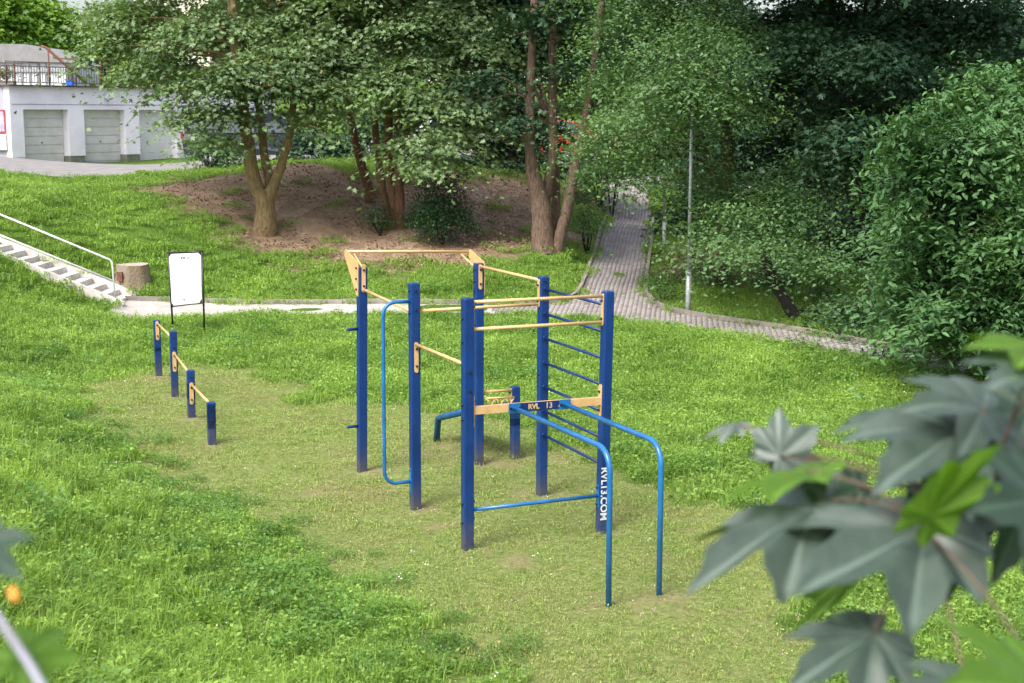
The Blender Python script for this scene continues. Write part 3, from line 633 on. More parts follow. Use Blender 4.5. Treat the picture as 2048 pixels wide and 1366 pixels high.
def limbs(mb, src, lobes, r=.05, n=2):
    for (c, rr_) in lobes:
        c = Vector(c); best = min(src, key=lambda p: (p-c).length+max(0,p.z-c.z)*2)
        for i in range(n):
            e = c+Vector([random.uniform(-.6,.6)*q for q in rr_]); mid = (best+e)/2+Vector((random.uniform(-.2,.2),random.uniform(-.2,.2),.15))
            mb.tube(smooth_pts([best, mid, e], 4), [r*(1-.85*k/8) for k in range(9)], 6, False)
def tree(name, label, cat, stems, lobes, leafargs, barkm, group=None, limb=2, upper=None):
    """stems: list of [(px,py,r_px),...] with depth Y; first point on the ground"""
    base = None; cur = []
    for (Y, pts) in stems:
        P = []
        for i, q in enumerate(pts):
            yy = Y + (q[3] if len(q) > 3 else 0); P.append((at(q[0], q[1], yy), q[2]*Y/FPX))
        cur.append(P)
    b0 = cur[0][0][0]; bz = Vector((b0.x, b0.y, H(b0.x, b0.y))); o = thing(name, label, cat, bz, group)
    src = []
    for P in cur:
        pts = [p for p, _ in P]; rs = [r for _, r in P]
        sm = smooth_pts(pts, 5); rr_ = list(np.interp(np.arange(len(sm))/5, range(len(rs)), rs))
        rr_ = [r*(1+random.uniform(-.06,.06)) for r in rr_]
        m_ = MB(); m_.tube(sm, rr_, 12, False); m_.build('trunk' if len(cur) == 1 else 'stem', barkm, o); src += sm[len(sm)//3:]
    if lobes:
        m_ = MB(); limbs(m_, src, lobes, .06, limb)
        if m_.v: tag(m_.build('limbs', barkm, o), kind='stuff')
        crown(lobes, parent=o, **leafargs)
        if upper: crown(upper, 1.3, .30, leafargs['mat'], 'kite', o, clump=(.7,.7,.25), nleaf=26, name='shade_crown', shell=.3)  # leaves above the view, added to shade the undergrowth
    return o
mapleA = dict(per_m2=2.4, leaf=.135, mat='maple', shape='maple', nleaf=62, clump=(.46,.46,.085))
# T1 left maple with forked trunk
T1 = [lobe(*q) for q in [(430,70,37,110,70),(330,150,37,85,55),(400,180,36,100,55),(540,60,38,110,80),(620,110,37,100,70),(590,190,36.5,90,50),(300,60,38,110,75),(425,235,35.8,62,40),(375,240,36,45,32),(425,285,35.6,34,24),
    (520,150,36,110,55),(630,185,36,50,42),(250,110,38,60,50),(430,-60,38,200,80),(650,-20,38,140,90),(640,250,35.8,36,36),(660,30,37,80,60),(230,40,39,60,60)]]
tree('maple_tree', 'leafy maple with an ochre trunk forking low on the bank in front of the garages', 'tree',
     [(37,[(530,480,27),(531,440,21),(529,405,19),(508,360,14),(495,280,12),(480,180,12),(468,60,11),(455,-120,9)]), (37,[(531,410,15),(541,385,13),(557,345,9),(577,280,8),(585,220,7),(600,120,5)]), (37.3,[(531,410,12),(540,370,11),(530,320,9),(522,250,8),(512,150,6)])],
     T1, mapleA, M['bark_ochre'])
# T2 leaning
T2 = [lobe(*q) for q in [(720,90,38,80,70),(710,150,37.5,60,40),(660,130,38,60,45),(790,40,39,90,60),(700,-30,39,120,60),(750,-90,40,200,60)]]
tree('leaning_maple', 'slim maple leaning left with orange-brown trunk, between the forked maple and the clump of stems', 'tree', [(40.5,[(744,400,14),(735,372,9.5),(718,310,8.5),(700,230,7.5),(690,160,7),(680,60,6)])], T2, mapleA, M['bark_red'])
T3 = [lobe(*q) for q in [(850,60,37.5,120,70),(830,150,37,110,55),(900,210,36.5,105,50),(810,210,36,75,36),(860,290,36,90,50),(940,260,36.5,80,45),(845,325,35.8,50,34),(960,120,37,75,60),(930,40,38,90,70),(755,165,36.5,70,40),(850,-60,38,180,80),(980,210,37,40,40)]]
tree('maple_clump', 'three-stemmed maple with straight reddish stems rising through low hanging leaves', 'tree',
     [(38,[(795,470,13),(792,430,9),(783,370,8.5),(776,300,9),(778,200,8.5),(775,90,8),(772,-80,6)]), (38.3,[(795,465,9),(775,420,8),(764,370,8),(755,300,7),(745,200,6)]), (37.9,[(800,465,9),(800,400,9),(797,330,9),(797,250,8),(795,130,7),(800,0,6)])],
     T3, mapleA, M['bark_red'])
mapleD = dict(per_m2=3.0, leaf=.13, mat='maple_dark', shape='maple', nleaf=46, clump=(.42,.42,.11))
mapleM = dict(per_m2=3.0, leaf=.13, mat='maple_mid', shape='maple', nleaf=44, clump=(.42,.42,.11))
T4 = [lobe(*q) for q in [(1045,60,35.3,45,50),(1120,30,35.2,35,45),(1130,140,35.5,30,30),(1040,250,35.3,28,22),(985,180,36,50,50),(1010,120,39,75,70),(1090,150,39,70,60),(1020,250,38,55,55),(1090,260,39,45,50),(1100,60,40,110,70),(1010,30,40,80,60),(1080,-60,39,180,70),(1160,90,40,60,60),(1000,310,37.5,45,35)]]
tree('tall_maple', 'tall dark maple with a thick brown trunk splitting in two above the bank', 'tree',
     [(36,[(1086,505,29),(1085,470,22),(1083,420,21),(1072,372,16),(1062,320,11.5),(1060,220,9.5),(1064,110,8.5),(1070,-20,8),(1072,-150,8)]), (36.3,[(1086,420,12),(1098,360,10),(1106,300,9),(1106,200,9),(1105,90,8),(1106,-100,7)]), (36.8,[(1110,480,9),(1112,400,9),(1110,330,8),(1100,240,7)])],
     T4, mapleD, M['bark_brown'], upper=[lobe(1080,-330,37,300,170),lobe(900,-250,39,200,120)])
T5 = [lobe(*q) for q in [(1190,60,38,60,70),(1210,180,38,40,50),(1230,-40,39,90,60)]]
tree('slanting_maple', 'slender brown trunk slanting right beside the thick split trunk, close to the path', 'tree', [(36,[(1112,508,15),(1118,480,12),(1134,420,11),(1146,350,11),(1158,290,9),(1172,230,8),(1185,150,7),(1200,30,7),(1215,-100,6)])], T5, mapleM, M['bark_brown'])
loc = dict(per_m2=3.0, leaf=.10, mat='locust', shape='kite', nleaf=95, clump=(.46,.46,.11), droop=.35)
T6 = [lobe(*q) for q in [(1290,60,33,90,80),(1400,60,32.5,110,85),(1480,110,32,80,80),(1260,170,33,75,70),(1380,190,31.5,110,80),(1250,270,32.5,65,60),(1340,300,31.5,80,60),(1470,230,31.5,80,65),(1230,350,33,50,45),(1400,-60,33,180,80),(1290,-40,33,120,70),(1340,380,31,60,40),(1220,100,34,40,60),(1370,200,28.3,70,55),(1330,130,28.5,60,50),(1420,150,28.3,60,60),(1400,90,28.5,70,50),(1215,260,32,45,55),(1270,330,31.5,60,50),(1190,300,34,30,40),(1350,250,28.6,50,28),(1385,215,28.1,40,45),(1335,180,28.2,50,32),(1290,200,28.6,40,30)]]
tree('locust_tree', 'large airy tree with small light green leaves arching over the paved path', 'tree', [(33,[(1440,560,20),(1445,480,15),(1452,380,13),(1455,270,12),(1440,150,10),(1430,0,8)]),(33,[(1445,420,9),(1410,300,8),(1370,180,7),(1340,60,6)])], T6, loc, M['bark_brown'])
T7 = [lobe(*q) for q in [(1530,400,29.5,75,60),(1600,450,29,75,55),(1450,420,30,70,50),(1560,500,28.5,70,40),(1640,540,28,55,60),(1480,480,29.5,60,35),(1400,470,30,45,40),(1690,620,27.5,50,45),(1640,350,30,70,60),(1420,360,30.5,60,50),(1480,440,27.4,48,34),(1525,500,26.9,42,28),(1440,500,27.6,40,26)]]
tree('leaning_bush_tree', 'low spreading tree with a black trunk leaning left over the edge of the path', 'tree', [(28,[(1615,690,20),(1600,655,15),(1575,610,12),(1555,575,12),(1540,545,11),(1522,505,8)]),(28,[(1590,640,5),(1605,620,4),(1640,625,3),(1670,640,2)])], T7, dict(loc, mat='locust', per_m2=3.4), M['bark_dark'], limb=0)
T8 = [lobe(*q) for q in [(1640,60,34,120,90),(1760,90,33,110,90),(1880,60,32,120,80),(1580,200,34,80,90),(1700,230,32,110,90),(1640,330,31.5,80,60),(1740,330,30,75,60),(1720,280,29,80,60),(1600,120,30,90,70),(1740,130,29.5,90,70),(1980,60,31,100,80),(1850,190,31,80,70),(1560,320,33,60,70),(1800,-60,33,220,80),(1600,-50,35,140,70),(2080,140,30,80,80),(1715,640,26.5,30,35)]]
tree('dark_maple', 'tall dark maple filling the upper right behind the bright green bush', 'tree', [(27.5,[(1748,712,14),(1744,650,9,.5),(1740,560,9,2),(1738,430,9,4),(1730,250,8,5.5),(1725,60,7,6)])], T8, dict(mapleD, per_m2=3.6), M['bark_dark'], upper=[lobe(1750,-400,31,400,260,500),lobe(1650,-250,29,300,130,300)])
T8b = [lobe(*q) for q in [(1830,480,28,50,90),(1850,620,26.5,50,60),(1870,380,29,60,70),(1900,250,30,80,60)]]
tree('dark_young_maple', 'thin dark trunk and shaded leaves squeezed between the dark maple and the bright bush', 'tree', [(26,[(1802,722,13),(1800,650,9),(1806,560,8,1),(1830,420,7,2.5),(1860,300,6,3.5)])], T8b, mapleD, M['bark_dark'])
T9 = [lobe(*q) for q in [(1900,330,23,100,90),(2010,290,22,110,110),(1870,450,22.5,95,90),(1980,450,21.5,120,110),(1860,570,22,85,80),(1970,600,21.5,120,90),(1880,660,22,75,50),(2080,520,21,120,130),(2010,200,23,90,70),(1940,690,22,80,35),(2100,300,22,120,120),(2060,670,21.5,110,60)]]
rb = random.Random(5)
for i in range(26):
    q = math.pi*rb.uniform(.45,1.5); T9.append(lobe(1950+math.cos(q)*rb.uniform(120,165), 450-math.sin(q)*rb.uniform(190,280), 22+rb.uniform(-.6,.6), rb.uniform(16,38), rb.uniform(12,26)))
for i in range(18): T9.append(lobe(rb.uniform(1800,2050), rb.uniform(230,680), rb.uniform(20.3,20.9), rb.uniform(24,45), rb.uniform(12,24)))
tree('elder_bush', 'big dense bush with long drooping bright green leaves at the right edge', 'bush', [(23,[(1960,735,14),(1950,650,12),(1940,500,10),(1960,350,7)])], T9, dict(per_m2=5.5, leaf=.13, mat='elder', shape='long', nleaf=66, clump=(.27,.27,.07), droop=.8, shell=.7), M['bark_brown'])
# dark round shrub and undergrowth
def shrub(name, label, lobes, mat, leaf=.06, per=9, shape='kite', cat='shrub', nleaf=36, clump=(.2,.2,.14), group=None, by=None):
    c0 = Vector(lobes[0][0]); bz = Vector((c0.x, c0.y, H(c0.x, c0.y))); o = thing(name, label, cat, bz, group)
    m_ = MB()
    for i in range(7): e = c0+Vector([random.uniform(-.7,.7)*q for q in lobes[0][1]]); m_.tube([bz-zz*.05, (bz+e)/2+Vector((random.uniform(-.1,.1),0,0)), e], [.02,.014,.006], 5, False)
    m_.build('stems', M['bark_dark'], o); crown(lobes, per, leaf, mat, shape, o, clump=clump, nleaf=nleaf, name='foliage', shell=.6); return o
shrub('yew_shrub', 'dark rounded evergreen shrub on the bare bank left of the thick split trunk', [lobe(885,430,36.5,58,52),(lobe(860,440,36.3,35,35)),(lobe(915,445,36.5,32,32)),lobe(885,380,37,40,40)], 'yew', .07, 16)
shrub('low_shrub', 'small leafy green shrub at the foot of the reddish stem clump', [lobe(760,435,37.5,32,20)], 'maple_mid', .08, 16)
shrub('low_shrub', 'low green sapling growing beside the top of the path, right of the slanting trunk', [lobe(1175,440,38,30,35),lobe(1165,400,39,25,25)], 'locust', .08, 12)
shrub('low_shrub', 'leafy sprouts at the edge of the path corner, left of the tall lamp post', [lobe(1335,590,31.3,28,20),lobe(1310,575,32,20,15)], 'locust', .08, 12)
shrub('low_shrub', 'drooping leafy shrub at the roadside left of the forked maple', [lobe(420,308,45,42,26),lobe(455,318,45,26,18)], 'maple_mid', .10, 12)
shrub('low_shrub', 'dark leafy undergrowth around the foot of the leaning black trunk', [lobe(1680,668,26.2,50,28),lobe(1720,690,25.5,45,22),lobe(1640,660,27.3,30,20)], 'maple_mid', .08, 14)
shrub('low_shrub', 'dark ground shrub where the path disappears behind the bright bush', [lobe(1775,700,24,40,22),lobe(1830,715,23.5,40,22)], 'maple_mid', .08, 14)
shrub('low_shrub', 'dim shrub beneath the airy tree, just right of the tall lamp post', [lobe(1440,570,32.5,50,40),lobe(1400,540,33.5,45,45)], 'locust', .08, 8)
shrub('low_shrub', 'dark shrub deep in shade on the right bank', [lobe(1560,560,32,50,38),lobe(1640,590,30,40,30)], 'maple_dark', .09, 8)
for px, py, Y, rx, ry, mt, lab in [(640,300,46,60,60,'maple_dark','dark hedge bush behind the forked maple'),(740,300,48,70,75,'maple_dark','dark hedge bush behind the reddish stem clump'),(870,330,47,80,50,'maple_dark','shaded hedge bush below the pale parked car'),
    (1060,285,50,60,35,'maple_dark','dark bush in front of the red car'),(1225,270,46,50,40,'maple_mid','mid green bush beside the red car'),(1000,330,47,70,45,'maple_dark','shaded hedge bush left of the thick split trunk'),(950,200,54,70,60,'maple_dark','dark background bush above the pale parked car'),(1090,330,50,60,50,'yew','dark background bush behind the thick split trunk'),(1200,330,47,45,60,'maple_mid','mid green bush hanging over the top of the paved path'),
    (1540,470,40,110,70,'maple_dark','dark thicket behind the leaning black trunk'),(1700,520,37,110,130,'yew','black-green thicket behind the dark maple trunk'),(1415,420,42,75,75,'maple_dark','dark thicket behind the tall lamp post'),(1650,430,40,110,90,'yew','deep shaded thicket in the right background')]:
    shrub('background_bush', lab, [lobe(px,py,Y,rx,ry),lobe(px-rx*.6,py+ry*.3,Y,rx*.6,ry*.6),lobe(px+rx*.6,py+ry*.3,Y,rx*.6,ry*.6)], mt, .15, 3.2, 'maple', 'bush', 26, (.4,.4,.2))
# far trees
far = [(60,40,72,100,70,'bright_leaf','bright yellow-green tree above the white shed at the far left'),(-30,20,70,90,80,'bright_leaf','bright yellow-green tree cut by the left edge of the picture'),(180,75,76,80,60,'locust','mid green tree behind the rusty stair rail'),(210,130,70,60,40,'maple_mid','dark bushy tree behind the terrace railing'),
    (330,60,74,70,40,'locust','far tree glimpsed through the left maple'),(300,140,68,60,40,'bright_leaf','yellow-green far tree behind the terrace railing'),(480,60,78,110,80,'maple_mid','far tree behind the forked maple'),(620,80,78,120,90,'maple_mid','far dark tree behind the leaning maple'),
    (760,60,76,120,110,'maple_mid','far dark tree behind the reddish stems'),(900,60,76,120,110,'maple_dark','far dark tree left of the split trunk'),(1040,60,78,120,110,'maple_dark','far tree between the tall trunks'),(1180,60,80,110,100,'bright_leaf','far bright green tree between the slanting trunk and the airy tree'),
    (1300,100,76,130,120,'maple_mid','far tree behind the airy tree'),(1450,100,70,140,130,'maple_dark','far dark tree above the lamp posts'),(1620,120,62,140,130,'maple_dark','far dark tree in the upper right'),(1800,100,60,140,140,'maple_dark','far dark tree behind the dark maple'),(1980,120,58,140,140,'maple_dark','far dark tree at the upper right corner'),
    (1480,330,56,130,100,'maple_dark','far shaded tree low behind the airy tree'),(1700,360,52,140,110,'maple_dark','far shaded tree low behind the dark maple'),(1300,330,60,100,90,'maple_mid','far tree at the head of the paved path'),(1900,350,48,130,110,'maple_dark','far shaded tree behind the right bush')]
for px, py, Y, rx, ry, mt, lab in far:
    c = at(px, py, Y); bz = Vector((c.x, c.y, H(c.x, c.y))); o = thing('background_tree', lab, 'tree', bz, 'trees in the background')
    MB().tube([bz-zz*.3, (bz+c)/2, c], [.25,.2,.08], 8, False).build('trunk', M['bark_dark'], o)
    crown([lobe(px,py,Y,rx*.7,ry*.7), lobe(px-rx*.5,py+ry*.2,Y,rx*.55,ry*.55), lobe(px+rx*.5,py+ry*.15,Y,rx*.55,ry*.55), lobe(px,py-ry*.5,Y,rx*.5,ry*.5)], 2.0, .28, mt, 'maple', o, clump=(.7,.7,.25), nleaf=30)
# fallen stick
a, b_ = place(703,392), place(770,462); s_ = thing('fallen_branch', 'thin bare branch lying down the dirt bank below the leaning maple', 'branch', a)
MB().tube(smooth_pts([a+zz*.10, (a*.6+b_*.4)+zz*.14, b_+zz*.05], 5), [.022-.0012*i for i in range(11)], 6).build('stick', M['bark_ochre'], s_)

# ------------------------------------------------------------------ lamp posts
for base, topx, label, Y, r0 in (((1376,627),(1384,200),'tall galvanised lamp post beside the curve of the path',None,.058),((1328,500),(1331,210),'thinner farther lamp post half hidden by leaves beside the rising path',None,.05)):
    b_ = place(*base); o = thing('lamp_post', label, 'lamp post', b_, 'lamp posts along the path'); t_ = at(*topx, b_.y)
    md = b_+(t_-b_)*.2
    MB().tube([b_-zz*.2, md], r0, 14).build('base_sleeve', M['galv'], o); MB().tube([md, t_], [r0*.72, r0*.5], 12).build('pole', M['galv'], o)
    MB().tube([t_-zz*.05, t_+Vector((-.1,-.1,.12)), t_+Vector((-.5,-.4,.2))], .025, 8).build('arm', M['galv'], o)
    MB().box(t_+Vector((-.7,-.5,.2)), (.5,.22,.10), chamfer=.03).build('lamp_head', M['galv'], o)

# ------------------------------------------------------------------ garages
gz0 = 2.2
c0 = at(32, 328, 56.2); c0.z = H(c0.x, c0.y)-.05
c1 = at(405, 320, 64.0); gd = Vector((c1.x-c0.x, c1.y-c0.y, 0)); gL0 = gd.length; gd.normalize(); gn = Vector((gd.y,-gd.x,0)); gn = gn if gn.y < 0 else -gn
base_z = at(96,327,57).z; top_z = at(32,172,56.2).z; dtop = at(96,219,57.2).z
gr = thing('garage_block', 'row of pale lilac flat-roofed garages with grey doors', 'garages', Vector((c0.x,c0.y,base_z)))
def gp(s, dpt, z): return Vector((c0.x,c0.y,0))+gd*s-gn*dpt+zz*z
pitch_px = [(55,145),(176,258),(286,360),(388,440),(470,520)]
def s_at(px):   # distance along the front for a picture column
    u = (px-CW)/FPX; k = 1/ (cp+0.13*sp)
    ax, ay = c0.x, c0.y; uu = u/cp*1.0
    # solve (ax+s dx)/(ay+s dy) = u' with u' from the depth at this height
    uu = u/(cp+((CH-270)/FPX)*sp); return (uu*ay-ax)/(gd.x-uu*gd.y)
DO = [(s_at(a), s_at(b_)) for a, b_ in pitch_px]; gL = DO[-1][1]+1.2
HZ = top_z; lint = dtop
MB().box(gp(gL/2, 3.25, (HZ+lint)/2), (gL, 6.1, HZ-lint), (gd,gn,zz)).build('fascia', M['lilac'], gr)
MB().box(gp(gL/2, .215, lint+.20), (gL-.2, .05, .04), (gd,gn,zz)).build('drip_groove', M['grey_plaster'], gr)
edges = [0]+[q for d in DO for q in d]+[gL]
for i in range(0, len(edges), 2):
    a, b_ = edges[i], edges[i+1]; MB().box(gp((a+b_)/2, .52, (base_z+.25+lint)/2+.0), (b_-a-.0, .64, lint-base_z-.25), (gd,gn,zz)).build('pillar', M['lilac'], gr)
    MB().box(gp((a+b_)/2, .54, base_z+.05), (b_-a-.02, .62, .4), (gd,gn,zz)).build('plinth', M['moss'] if i in (2,4) else M['lilac'], gr)
MB().box(gp(gL/2, 6.1, (base_z+HZ)/2-.1), (gL-.1, .3, HZ-base_z-.1), (gd,gn,zz)).build('back_wall', M['lilac'], gr)
MB().box(gp(gL/2, 3.2, HZ+.03), (gL+.3, 6.5, .06), (gd,gn,zz)).build('roof_edge', M['rail_brown'], gr)
for i, (a, b_) in enumerate(DO):
    mt = M['door_white'] if i == 2 else M['door_grey']; d = MB().box(gp((a+b_)/2, .62, (base_z-.1+lint)/2), (b_-a, .04, lint-base_z+.1), (gd,gn,zz)).build('garage_door', mt, gr)
    if i != 2:
        nn = 6; hh = (lint-base_z)/nn
        for k in range(nn): MB().box(gp((a+b_)/2, .585, base_z+hh*(k+.5)), (b_-a-.06, .03, hh-.035), (gd,gn,zz)).build('panel', mt, d)
    MB().box(gp(a+.28 if i == 2 else (a+b_)/2, .56, base_z+(1.0 if i == 2 else .8)), (.05,.05,.16 if i == 2 else .05), (gd,gn,zz)).build('handle', M['black'], d)
    if i == 2: MB().box(gp(a+.28, .56, base_z+.4), (.07,.05,.07), (gd,gn,zz)).build('lock', M['black'], d)
sl_ = s_at(221); MB().box(gp(sl_, .12, (top_z+lint)/2+.13), (.14,.14,.22), (gd,gn,zz), chamfer=.02).build('wall_light', M['white'], gr); MB().tube([gp(sl_,.14,(top_z+lint)/2-.0), gp(sl_,.05,(top_z+lint)/2-.10)], .05, 8).build('sensor', M['galv'], gr)
# neighbouring lower block at the left edge
nb_ = thing('utility_building', 'grey-lilac plastered building at the far left edge with a red-framed window', 'building', Vector((c0.x-1,c0.y,base_z)))
l0 = Vector((c0.x-.03, c0.y+.35, 0)); ld = Vector((-1, -.06, 0)).normalized(); ln = Vector((.06,-1,0)).normalized(); wl = 8
MB().box(l0+ld*wl/2-ln*2.5+zz*((base_z+top_z)/2-.1), (wl,5,top_z-base_z+.1), (ld,ln,zz)).build('wall', M['grey_plaster'], nb_)
wz1, wz0 = at(10,222,56.5).z, at(10,264,56.5).z; wc = l0+ld*.95+zz*((wz0+wz1)/2)
f_ = MB().box(wc+ln*.03, (1.15,.08,wz1-wz0+.1), (ld,ln,zz)).build('window', M['red_paint'], nb_); MB().box(wc+ln*.075, (1.02,.03,wz1-wz0-.04), (ld,ln,zz)).build('pane', M['pink'], f_)
bz1, bz0 = at(10,268,56.5).z, at(10,300,56.5).z; MB().box(l0+ld*.78+ln*.06+zz*((bz0+bz1)/2), (.8,.12,bz1-bz0), (ld,ln,zz)).build('meter_box', M['door_grey'], nb_)
# terrace railing
rl = thing('terrace_railing', 'brown metal railing along the flat garage roof', 'railing', gp(0,.4,HZ+.06))
hR = at(60,122,56.5).z-HZ
lo_, hi_ = HZ+.16, HZ+hR*.82
for z, r_ in ((HZ+hR,.018),(hi_,.022),(lo_,.022)): MB().tube([gp(.0,.35,z), gp(gL,.35,z)], r_, 6).build('rail', M['rail_brown'], rl)
for i in range(int(gL/1.55)+1): MB().tube([gp(i*1.55+.02,.35,HZ+.03), gp(i*1.55+.02,.35,HZ+hR)], .025, 6).build('post', M['rail_brown'], rl)
m_ = MB()
for i in range(int(gL/.125)): m_.tube([gp(i*.125+.06,.35,lo_), gp(i*.125+.06,.35,hi_)], .013, 4)
tag(m_.build('balusters', M['rail_brown'], rl), kind='stuff')
rl2 = thing('roof_railing', 'rust-brown railing with shrubs behind on the roof of the far left building', 'railing', l0+zz*HZ)
e0 = l0+ln*-.2; 
for z in (lo_,hi_): MB().tube([e0+zz*z, e0+ld*7+zz*z], .022, 6).build('rail', M['rust'], rl2)
MB().tube([e0+zz*HZ, e0+zz*(HZ+hR)], .025, 6).build('post', M['rust'], rl2)
m_ = MB()
for i in range(45): m_.tube([e0+ld*(.15*i+.1)+zz*lo_, e0+ld*(.15*i+.1)+zz*hi_], .012, 4)
tag(m_.build('balusters', M['rust'], rl2), kind='stuff')
tb_ = e0+ld*1.6-ln*1.0; o = thing('roof_hedge', 'clipped green hedge behind the railing at the left edge', 'hedge', tb_+zz*HZ); MB().box(tb_+zz*(HZ+.1), (2.6,.5,.25), (ld,ln,zz)).build('planter', M['concrete'], o)
crown([((tb_.x,tb_.y,HZ+.5),(1.5,.4,.42))], 20, .09, 'locust', 'kite', o, clump=(.15,.15,.1), nleaf=40, name='foliage')
# white shed with pale roof behind the railing
y_ = 61.5; sc0, sc1 = at(-60,170,y_), at(133,170,y_); sw = thing('white_shed', 'long white shed with a pale grey pitched roof above the garages', 'shed', Vector((sc0.x, y_, HZ)))
zt, zr = at(0,125,y_).z, at(0,92,y_+1.5).z; wS_ = sc1.x-sc0.x
sgx, sgn = sc0.x, None
MB().box(Vector(((sc0.x+sc1.x)/2, y_+2.5, (HZ+zt)/2)), (wS_,5,zt-HZ)).build('wall', M['shed_white'], sw)
xr = at(50,92,y_).x
MB().prism([(sc0.x-1,y_-.2,zt+.003),(sc1.x+.1,y_-.2,zt+.003),(xr,y_-.2,zr),(sc0.x-1,y_-.2,zr+.05)], (0,5.4,0)).build('roof', M['roof_pale'], sw)
for i in range(9): x = sc0.x+.5+i*(wS_-1)/9; MB().box((x,y_-.03,(HZ+zt)/2), (.05,.06,zt-HZ-.1)).build('board', M['galv'], sw)
MB().box(((sc0.x+sc1.x)/2,y_-.05,HZ+.75), (wS_,.06,.12)).build('cross_board', M['galv'], sw)
# rusty stair rail
rs_ = thing('rusty_stair_rail', 'rusty red steel stair rail sloping down behind the terrace railing', 'stair rail', at(165,168,59.5))
a, b_ = at(92,95,59.5), at(172,166,59.5); 
MB().tube([at(82,92,59.5), a, b_], .055, 6).build('handrail', M['rust'], rs_)
for q in (0.05,.55,.98): p = a+(b_-a)*q; MB().tube([p, Vector((p.x,p.y,HZ+.06))], .035, 6).build('post', M['rust'], rs_)
MB().tube([at(112,117,60), at(260,120,61)], .035, 6).build('landing_rail', M['rust'], rs_)
for px in (150,200,258): p = at(px,118.5,60.4); MB().tube([p, Vector((p.x,p.y,HZ+.06))], .03, 6).build('post', M['rust'], rs_)
p = at(140,172,58.3); o = thing('blue_crate', 'small bright blue plastic crate on the garage roof edge', 'crate', Vector((p.x,p.y,HZ+.06))); MB().box((p.x,p.y,HZ+.15), (.26,.2,.16), chamfer=.02).build('crate_body', M['blue_bin'], o); MB().box((p.x,p.y,HZ+.245), (.29,.23,.03)).build('rim', M['blue_bin'], o)

# ------------------------------------------------------------------ cars
def car(name, label, loc, ang, body, kind='car'):
    o = thing(name, label, 'car' if kind == 'car' else 'van', loc); ca, sa = math.cos(ang), math.sin(ang); X_ = Vector((ca,sa,0)); Y_ = Vector((-sa,ca,0)); L0 = Vector(loc)
    P = lambda x, y, z: L0+X_*x+Y_*y+zz*z
    if kind == 'car': prof = [(-2.1,.35),(-2.12,.75),(-1.95,.92),(-1.55,1.35),(-1.2,1.45),(.1,1.45),(.45,1.38),(1.05,.98),(1.9,.85),(2.1,.65),(2.1,.3)]; win = [(-1.5,.98),(-1.35,1.32),(-1.1,1.38),(.1,1.38),(.38,1.32),(.85,.98)]
    else: prof = [(-2.3,.35),(-2.35,.9),(-2.28,1.15),(-2.2,1.85),(-2.0,1.95),(.7,1.95),(1.1,1.85),(1.65,1.2),(2.3,1.05),(2.4,.8),(2.4,.35)]; win = [(-2.05,1.15),(-1.95,1.78),(.75,1.78),(1.0,1.7),(1.4,1.15)]
    n = len(prof); m_ = MB()
    for (y, k) in ((-.85,1),(-.74,1.0),(.74,1.0),(.85,1)):
        for (x, z) in prof:
            ed = abs(y) > .8; zz_ = z; yy = y
            if z > 1.0: yy = y*(.80 if ed else .80)
            m_.v.append(P(x*(.985 if ed else 1), yy if not (ed and z > 1.0) else y*.84, zz_-(.03 if ed and z > .8 else 0)))
    for s_ in range(3):
        for i in range(n): m_.f.append((s_*n+i, s_*n+(i+1)%n, (s_+1)*n+(i+1)%n, (s_+1)*n+i)); m_.sm.append(False)
    m_.f.append(tuple(range(n))); m_.f.append(tuple(3*n+i for i in reversed(range(n)))); m_.sm += [False]*2
    m_.build('body', M[body], o)
    for sgn in (-1,1):
        k = len(win); q = MB(); q.prism([P(x, sgn*(.855-.14*(z-.95)/.5 if z > .95 else .855), z) for x, z in win], Y_*sgn*.012); q.build('side_window', M['glass'], o)
        for xm in ((-.4,) if kind == 'car' else (-.9,.3)): MB().box(P(xm, sgn*.80, win[0][1]+.25), (.07,.16,.62), (X_,Y_,zz)).build('door_pillar', M[body], o)
        MB().box(P(.2,sgn*.90,.93), (.16,.05,.03), (X_,Y_,zz)).build('door_handle', M['galv'], o); MB().box(P(.95,sgn*.98,1.02 if kind == 'car' else 1.2), (.12,.2,.13), (X_,Y_,zz), chamfer=.02).build('mirror', M[body], o)
        MB().box(P(prof[1][0]-.0,sgn*.68,.85 if kind == 'car' else 1.05), (.08,.16,.16 if kind == 'car' else .2), (X_,Y_,zz)).build('tail_light', M['red_lamp'], o)
        MB().box(P(prof[-2][0]-.03,sgn*.62,.68), (.10,.3,.14), (X_,Y_,zz)).build('headlight', M['white'], o)
        for xw in (-1.35,1.35):
            w_ = MB(); w_.tube([P(xw,sgn*.70,.32), P(xw,sgn*.89,.32)], .33, 18); t_ = w_.build('wheel', M['rubber'], o); MB().tube([P(xw,sgn*.88,.32), P(xw,sgn*.90,.32)], .2, 12).build('rim', M['galv'], t_)
    r0, r1 = (prof[2], prof[3]); f0, f1 = (prof[-4], prof[-5])
    for (a_, b_2) in ((r0,r1),(f0,f1)):
        ax = Vector((b_2[0]-a_[0],0,b_2[1]-a_[1])).normalized(); nn = Vector((-ax.z,0,ax.x)); nn = -nn if (nn.x*(1 if a_[0] > 0 else -1) < 0) else nn
        pp = [(a_[0]+(b_2[0]-a_[0])*q+nn.x*.012, s_, a_[1]+(b_2[1]-a_[1])*q+nn.z*.012) for q, s_ in ((.1,-.62),(.1,.62),(.9,.58),(.9,-.58))]
        wv = MB(); wv.prism([P(*p) for p in pp], (X_*nn.x+zz*nn.z)*.012); wv.build('windscreen', M['glass'], o)
    return o
def car_at(px, py, Y, **kw): p = at(px, py, Y); z = H(p.x, p.y)+.04; return Vector((p.x, p.y, z))
car('parked_van', 'dark blue-black van parked beside the garages behind the forked maple', car_at(500,300,53.5), math.radians(4), 'car_dark', 'van')
